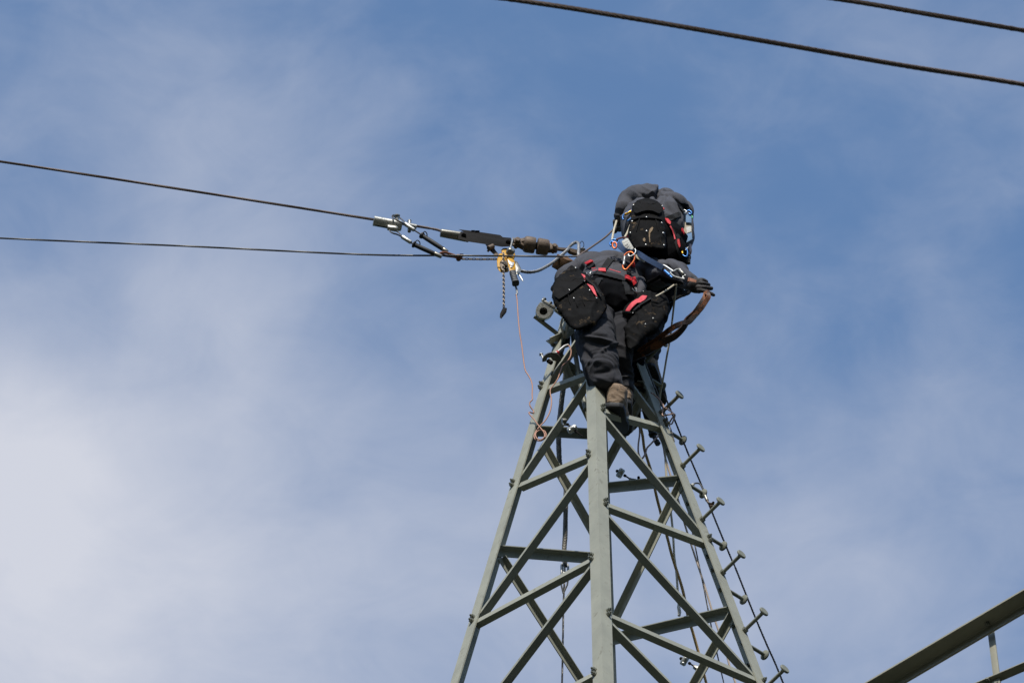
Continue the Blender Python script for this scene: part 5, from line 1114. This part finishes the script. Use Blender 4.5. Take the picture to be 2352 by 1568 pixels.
# ------------------------------------------------------------------ things hanging on and held by the workers
def carab(root_label, loop, r, m, gate, gm, dep, name='carabiner', group='carabiners on the workers\' gear', parts=()):
    root = empty(name, at(*loop[0], dep), root_label, 'carabiner', group)
    bm = bmesh.new(); L_ = [at(x, y, dep) for x, y in loop]; tube(bm, spline(L_, n=5), r, 10); done(bm, 'frame', m, root, 60)
    if gate:
        bm = bmesh.new(); a, b = at(*gate[0], dep - .004), at(*gate[1], dep - .004); lathe(bm, a, b, [(0, r * .9), (.06, r * 1.5), (.3, r * 1.5), (.33, r * 1.25), (.5, r * 1.25), (.53, r * 1.5), (.94, r * 1.5), (1, r * .9)], 12); done(bm, 'gate_sleeve', gm, root, 40)
    return root
carab('large orange carabiner with silver gate on the front worker\'s back', MP((1497, 375), (1500, 330), (1560, 283), (1630, 278), (1682, 330), (1684, 400), (1650, 470), (1595, 530), (1550, 580), (1520, 606), (1478, 585), (1462, 540), (1470, 500)), .0056, 'orange', MP((1502, 350), (1478, 520)), 'galv', -.60)
carab('thin silver ring joining the orange carabiner to the white pack', MP((1690, 215), (1708, 250), (1680, 310), (1620, 348), (1580, 345), (1565, 318), (1580, 308)), .0038, 'chrome', None, None, -.615)
carab('blue carabiner at the neck of the front worker', MP((1250, 60), (1290, 40), (1350, 50), (1385, 75), (1370, 110), (1300, 90), (1240, 80), (1222, 120), (1240, 160)), .0058, 'blue', None, None, -.56)
carab('copper orange ring carabiner beside the blue one at the neck of the front worker', MP((1280, 100), (1270, 150), (1290, 195), (1330, 200), (1350, 150), (1330, 100), (1290, 90)), .0055, 'orange', None, None, -.565)
carab('faded red carabiner arching over the white pack', MP((1340, 50), (1370, 25), (1430, 8), (1490, 5), (1520, 20)), .0060, 'glove_red', None, None, -.57)
# white shock absorber pack with blue lanyard webbing
root = empty('lanyard_pack', atp(cM(1550, 140), -.58), 'white ribbed shock absorber pack with dark blue webbing over the front worker\'s shoulder', 'lanyard')
bm = bmesh.new(); prism(bm, [atp(cM(*p), -.57) for p in ((1436, 72), (1530, 10), (1560, 12), (1672, 200), (1650, 225), (1545, 272), (1525, 262))], CF * .040, .005); o = done(bm, 'pack', 'label', root, 50)
bm = bmesh.new()
for k in range(5):
    a = cM(1470 + 30 * k, 110 + 38 * k); b = cM(1560 + 22 * k, 60 + 36 * k); box(bm, atp(((a[0] + b[0]) / 2, (a[1] + b[1]) / 2), -.60), (atp(b, -.6) - atp(a, -.6)) * .5, CU * .0010, CF * .0030)
done(bm, 'stitching', 'beige_web', o)
bm = bmesh.new(); P = spline([atp(cM(x, y), d) for x, y, d in ((1370, 110, -.56), (1420, 170, -.58), (1500, 240, -.59), (1620, 280, -.59), (1750, 300, -.58), (1900, 395, -.62), (2080, 495, -.65), (2230, 575, -.66))], n=6); ribbon(bm, P, [-CF] * len(P), .034, .006); done(bm, 'webbing', 'blue_web', root)
bm = bmesh.new(); prism(bm, [atp(cM(*p), -.575) for p in ((1700, 282), (1870, 362), (1892, 395), (1872, 470), (1850, 462), (1690, 368))], CF * .006, .001); done(bm, 'tag', 'beige_web', root)
# big silver snap hook near the hand and its blue barrel
root = empty('snap_hook', atp(cN(1380, 600), -.66), 'large silver snap hook with a blue barrel on the lanyard over the front worker\'s forearm', 'snap hook')
bm = bmesh.new(); tube(bm, spline([atp(cN(x, y), -.66) for x, y in ((1035, 432), (1090, 440), (1180, 495), (1275, 560))], n=4), [.0055] + [.0075] * 11 + [.006], 10); done(bm, 'shank', 'chrome', root)
bm = bmesh.new(); tube(bm, spline([atp(cN(x, y), -.665) for x, y in ((1275, 560), (1330, 520), (1400, 505), (1450, 545), (1490, 610), (1522, 640), (1480, 655), (1470, 690), (1498, 712), (1400, 690), (1290, 655), (1215, 590), (1225, 560))], n=5), .0062, 10); done(bm, 'hook', 'galv', root)
bm = bmesh.new(); lathe(bm, atp(cN(1400, 525), -.675), atp(cN(1488, 610), -.675), [(0, .008), (.1, .0105), (.9, .0105), (1, .007)], 12); done(bm, 'lock_barrel', 'hoist_grey', root)
bm = bmesh.new(); lathe(bm, atp(cN(1080, 530), -.66), atp(cN(1245, 680), -.66), [(0, .004), (.05, .009), (.7, .010), (.75, .006), (1, .006)], 12); done(bm, 'blue_barrel', 'blue', root)
# leather strap held in the glove
root = empty('leather_strap', at(1530, 800, -.35), 'long dark brown leather strap hanging in a curve from the outstretched glove', 'strap')
def sdy(x): return -.60 + (1640 - x) * .0019
core = [cN(1590, 722), cN(1720, 745), cN(1850, 790), cN(1930, 880), cN(1965, 980), cN(1950, 1080), cN(1900, 1190), cN(1830, 1300), cN(1740, 1420), cN(1640, 1510), cN(1560, 1568), cP(1720, 330), cP(1560, 480), cP(1400, 560), cP(1200, 660), cP(1000, 790), cP(800, 900), cP(620, 990), cP(570, 1010)]
core2 = [cN(1980, 985), cN(2000, 1080), cN(1950, 1180), cN(1860, 1320), cN(1760, 1430), cP(1940, 110), cP(1850, 200), cP(1720, 240), cP(1560, 300), cP(1380, 420), cP(1180, 590), cP(1000, 690), cP(800, 830)]
for cc, wd, off in ((core, [.030] * 3 + [.034] * 3 + [.040] * 4 + [.034, .032, .040, .046, .046, .042, .038, .034, .03], 0), (core2, [.026] * 5 + [.030] * 5 + [.034] * 4, -.012)):
    P0 = [at(x, y, sdy(x) + off) for x, y in cc]; P = spline(P0, n=6); wl = []
    for i in range(len(P)):
        q = i / 6; k = int(min(q, len(wd) - 2)); wl.append(1.15 * (wd[k] + (wd[k + 1] - wd[k]) * min(1, q - k)))
    nr = [(-CF * math.cos(.45 * math.sin(i * .07 + off * 90)) + CU * math.sin(.45 * math.sin(i * .07 + off * 90))).normalized() for i in range(len(P))]
    bm = bmesh.new(); ribbon(bm, P, nr, wl, .014); done(bm, 'strand', 'strap', root, 50)
bm = bmesh.new(); prism(bm, [atp(cN(*p), -.63) for p in ((1572, 700), (1610, 680), (1760, 730), (1750, 785), (1600, 752))], CF * .010, .002); cyl(bm, atp(cN(1600, 690), -.63), atp(cN(1585, 770), -.63), .006, 10); done(bm, 'end_fitting', 'rust', root)
# ropes at the workers
P = [LP(x, y, d) for x, y, d in ((545, 770, -.22), (530, 830, -.23), (500, 930, -.25), (475, 1050, -.30), (455, 1190, -.42))]
cable('flecked_rope', P, .0070, 'pale_rope', 'pale flecked rope held in the left glove of the upper worker', 'rope', 'pale flecked ropes at the tower top', 8, .012)
P = [LP(x, y, d) for x, y, d in ((838, 745, -.40), (800, 870, -.42), (750, 990, -.46), (700, 1080, -.50))]
cable('flecked_rope', P, .0070, 'pale_rope', 'pale flecked rope between the upper worker\'s left glove and the riveted bag', 'rope', 'pale flecked ropes at the tower top', 8, .012)
P = [atp(cN(x, y), d) for x, y, d in ((1600, 245, -.34), (1565, 330, -.34), (1525, 425, -.33))]
cable('flecked_rope', P, .0068, 'pale_rope', 'short pale flecked rope under the right glove of the upper worker', 'rope', 'pale flecked ropes at the tower top', 8, .012)
P = [atp(cN(x, y), d) for x, y, d in ((900, 1078, -.56), (1010, 1020, -.55), (1150, 930, -.54), (1300, 825, -.50))]
cable('flecked_rope', P, .0058, 'pale_rope', 'pale flecked rope slanting from the red striped bag up to the forearm', 'rope', 'pale flecked ropes at the tower top', 8, .012)
P = [atp(cN(1340, 820), -.52), atp(cN(1315, 1000), -.42), atp(cN(1285, 1250), -.33), atp(cN(1250, 1568), -.25), atp(cP(1460, 560), -.2), atp(cP(1390, 960), -.12), atp(cP(1300, 1500), -.03), atp(cE(1150, 250), .0), atp(cE(1120, 460), .05), atp(cE(1105, 700), .1)]
cable('flecked_rope', P, .0060, 'pale_rope', 'long pale flecked rope hanging from the forearm down to the right leg', 'rope', 'pale flecked ropes at the tower top', 8, .012)
P = [at(1408, 528, -.05), at(1390, 545, -.08), at(1365, 563, -.12), at(1340, 580, -.16), at(1325, 590, -.18)]
cable('dark_cable', P, .0062, 'conductor', 'short dark cable from the upper worker\'s left glove down to the tower top', 'cable', None, 8, .02)
# gear of the upper worker
carab('blue carabiner with a gold sleeve left of the riveted bag', LQ((835, 578), (760, 600), (700, 640), (668, 670), (662, 720), (680, 745)), .0055, 'blue', LQ((825, 588), (700, 652)), 'gold', -.44)
carab('blue link below the gold sleeve, left of the riveted bag', LQ((830, 715), (800, 740), (750, 775)), .0055, 'blue', None, None, -.43)
carab('blue carabiner with a gold sleeve above the right glove of the upper worker', LQ((1765, 1268), (1800, 1262), (1850, 1290), (1880, 1340), (1878, 1400), (1855, 1440), (1805, 1420), (1780, 1385)), .0045, 'blue', LQ((1772, 1285), (1790, 1392)), 'gold', -.42)
carab('blue carabiner at the top of the beige lanyard pack', LQ((1870, 590), (1895, 572), (1940, 590), (1958, 610), (1940, 645), (1905, 630)), .0050, 'blue', None, None, -.40)
carab('thin silver hook beside the blue carabiner of the beige lanyard pack', LQ((1805, 560), (1840, 570), (1865, 595), (1830, 620), (1795, 645), (1765, 672)), .0035, 'chrome', None, None, -.405)
carab('small green carabiner beside the faded blue webbing', LQ((1945, 650), (1965, 680), (1972, 710), (1960, 720)), .0040, 'green', None, None, -.39)
carab('small silver snap below the beige lanyard pack', LQ((1840, 1320), (1860, 1300), (1892, 1265)), .0030, 'chrome', None, None, -.42)
root = empty('lanyard_pack', LP(1880, 1240, -.38), 'beige and faded blue lanyard pack with a white label on the upper worker\'s right side', 'lanyard')
bm = bmesh.new(); prism(bm, [LP(*p, -.37) for p in ((1835, 790), (1955, 800), (1968, 1000), (1972, 1120), (1880, 1190), (1790, 1245), (1778, 1180), (1795, 1000), (1820, 860))], CF * .030, .004); o = done(bm, 'pack', 'beige_web', root, 50)
for q, m, nm in ((((1850, 640), (1950, 642), (1960, 805), (1848, 795)), 'blue_light', 'webbing'), (((1858, 1015), (1960, 985), (1972, 1112), (1862, 1175)), 'blue_light', 'webbing'), (((1856, 890), (1946, 868), (1952, 968), (1866, 1002)), 'label', 'label_tag')):
    bm = bmesh.new(); prism(bm, [LP(*p, -.392) for p in q], CF * .006, .001); done(bm, nm, m, root)
root = None
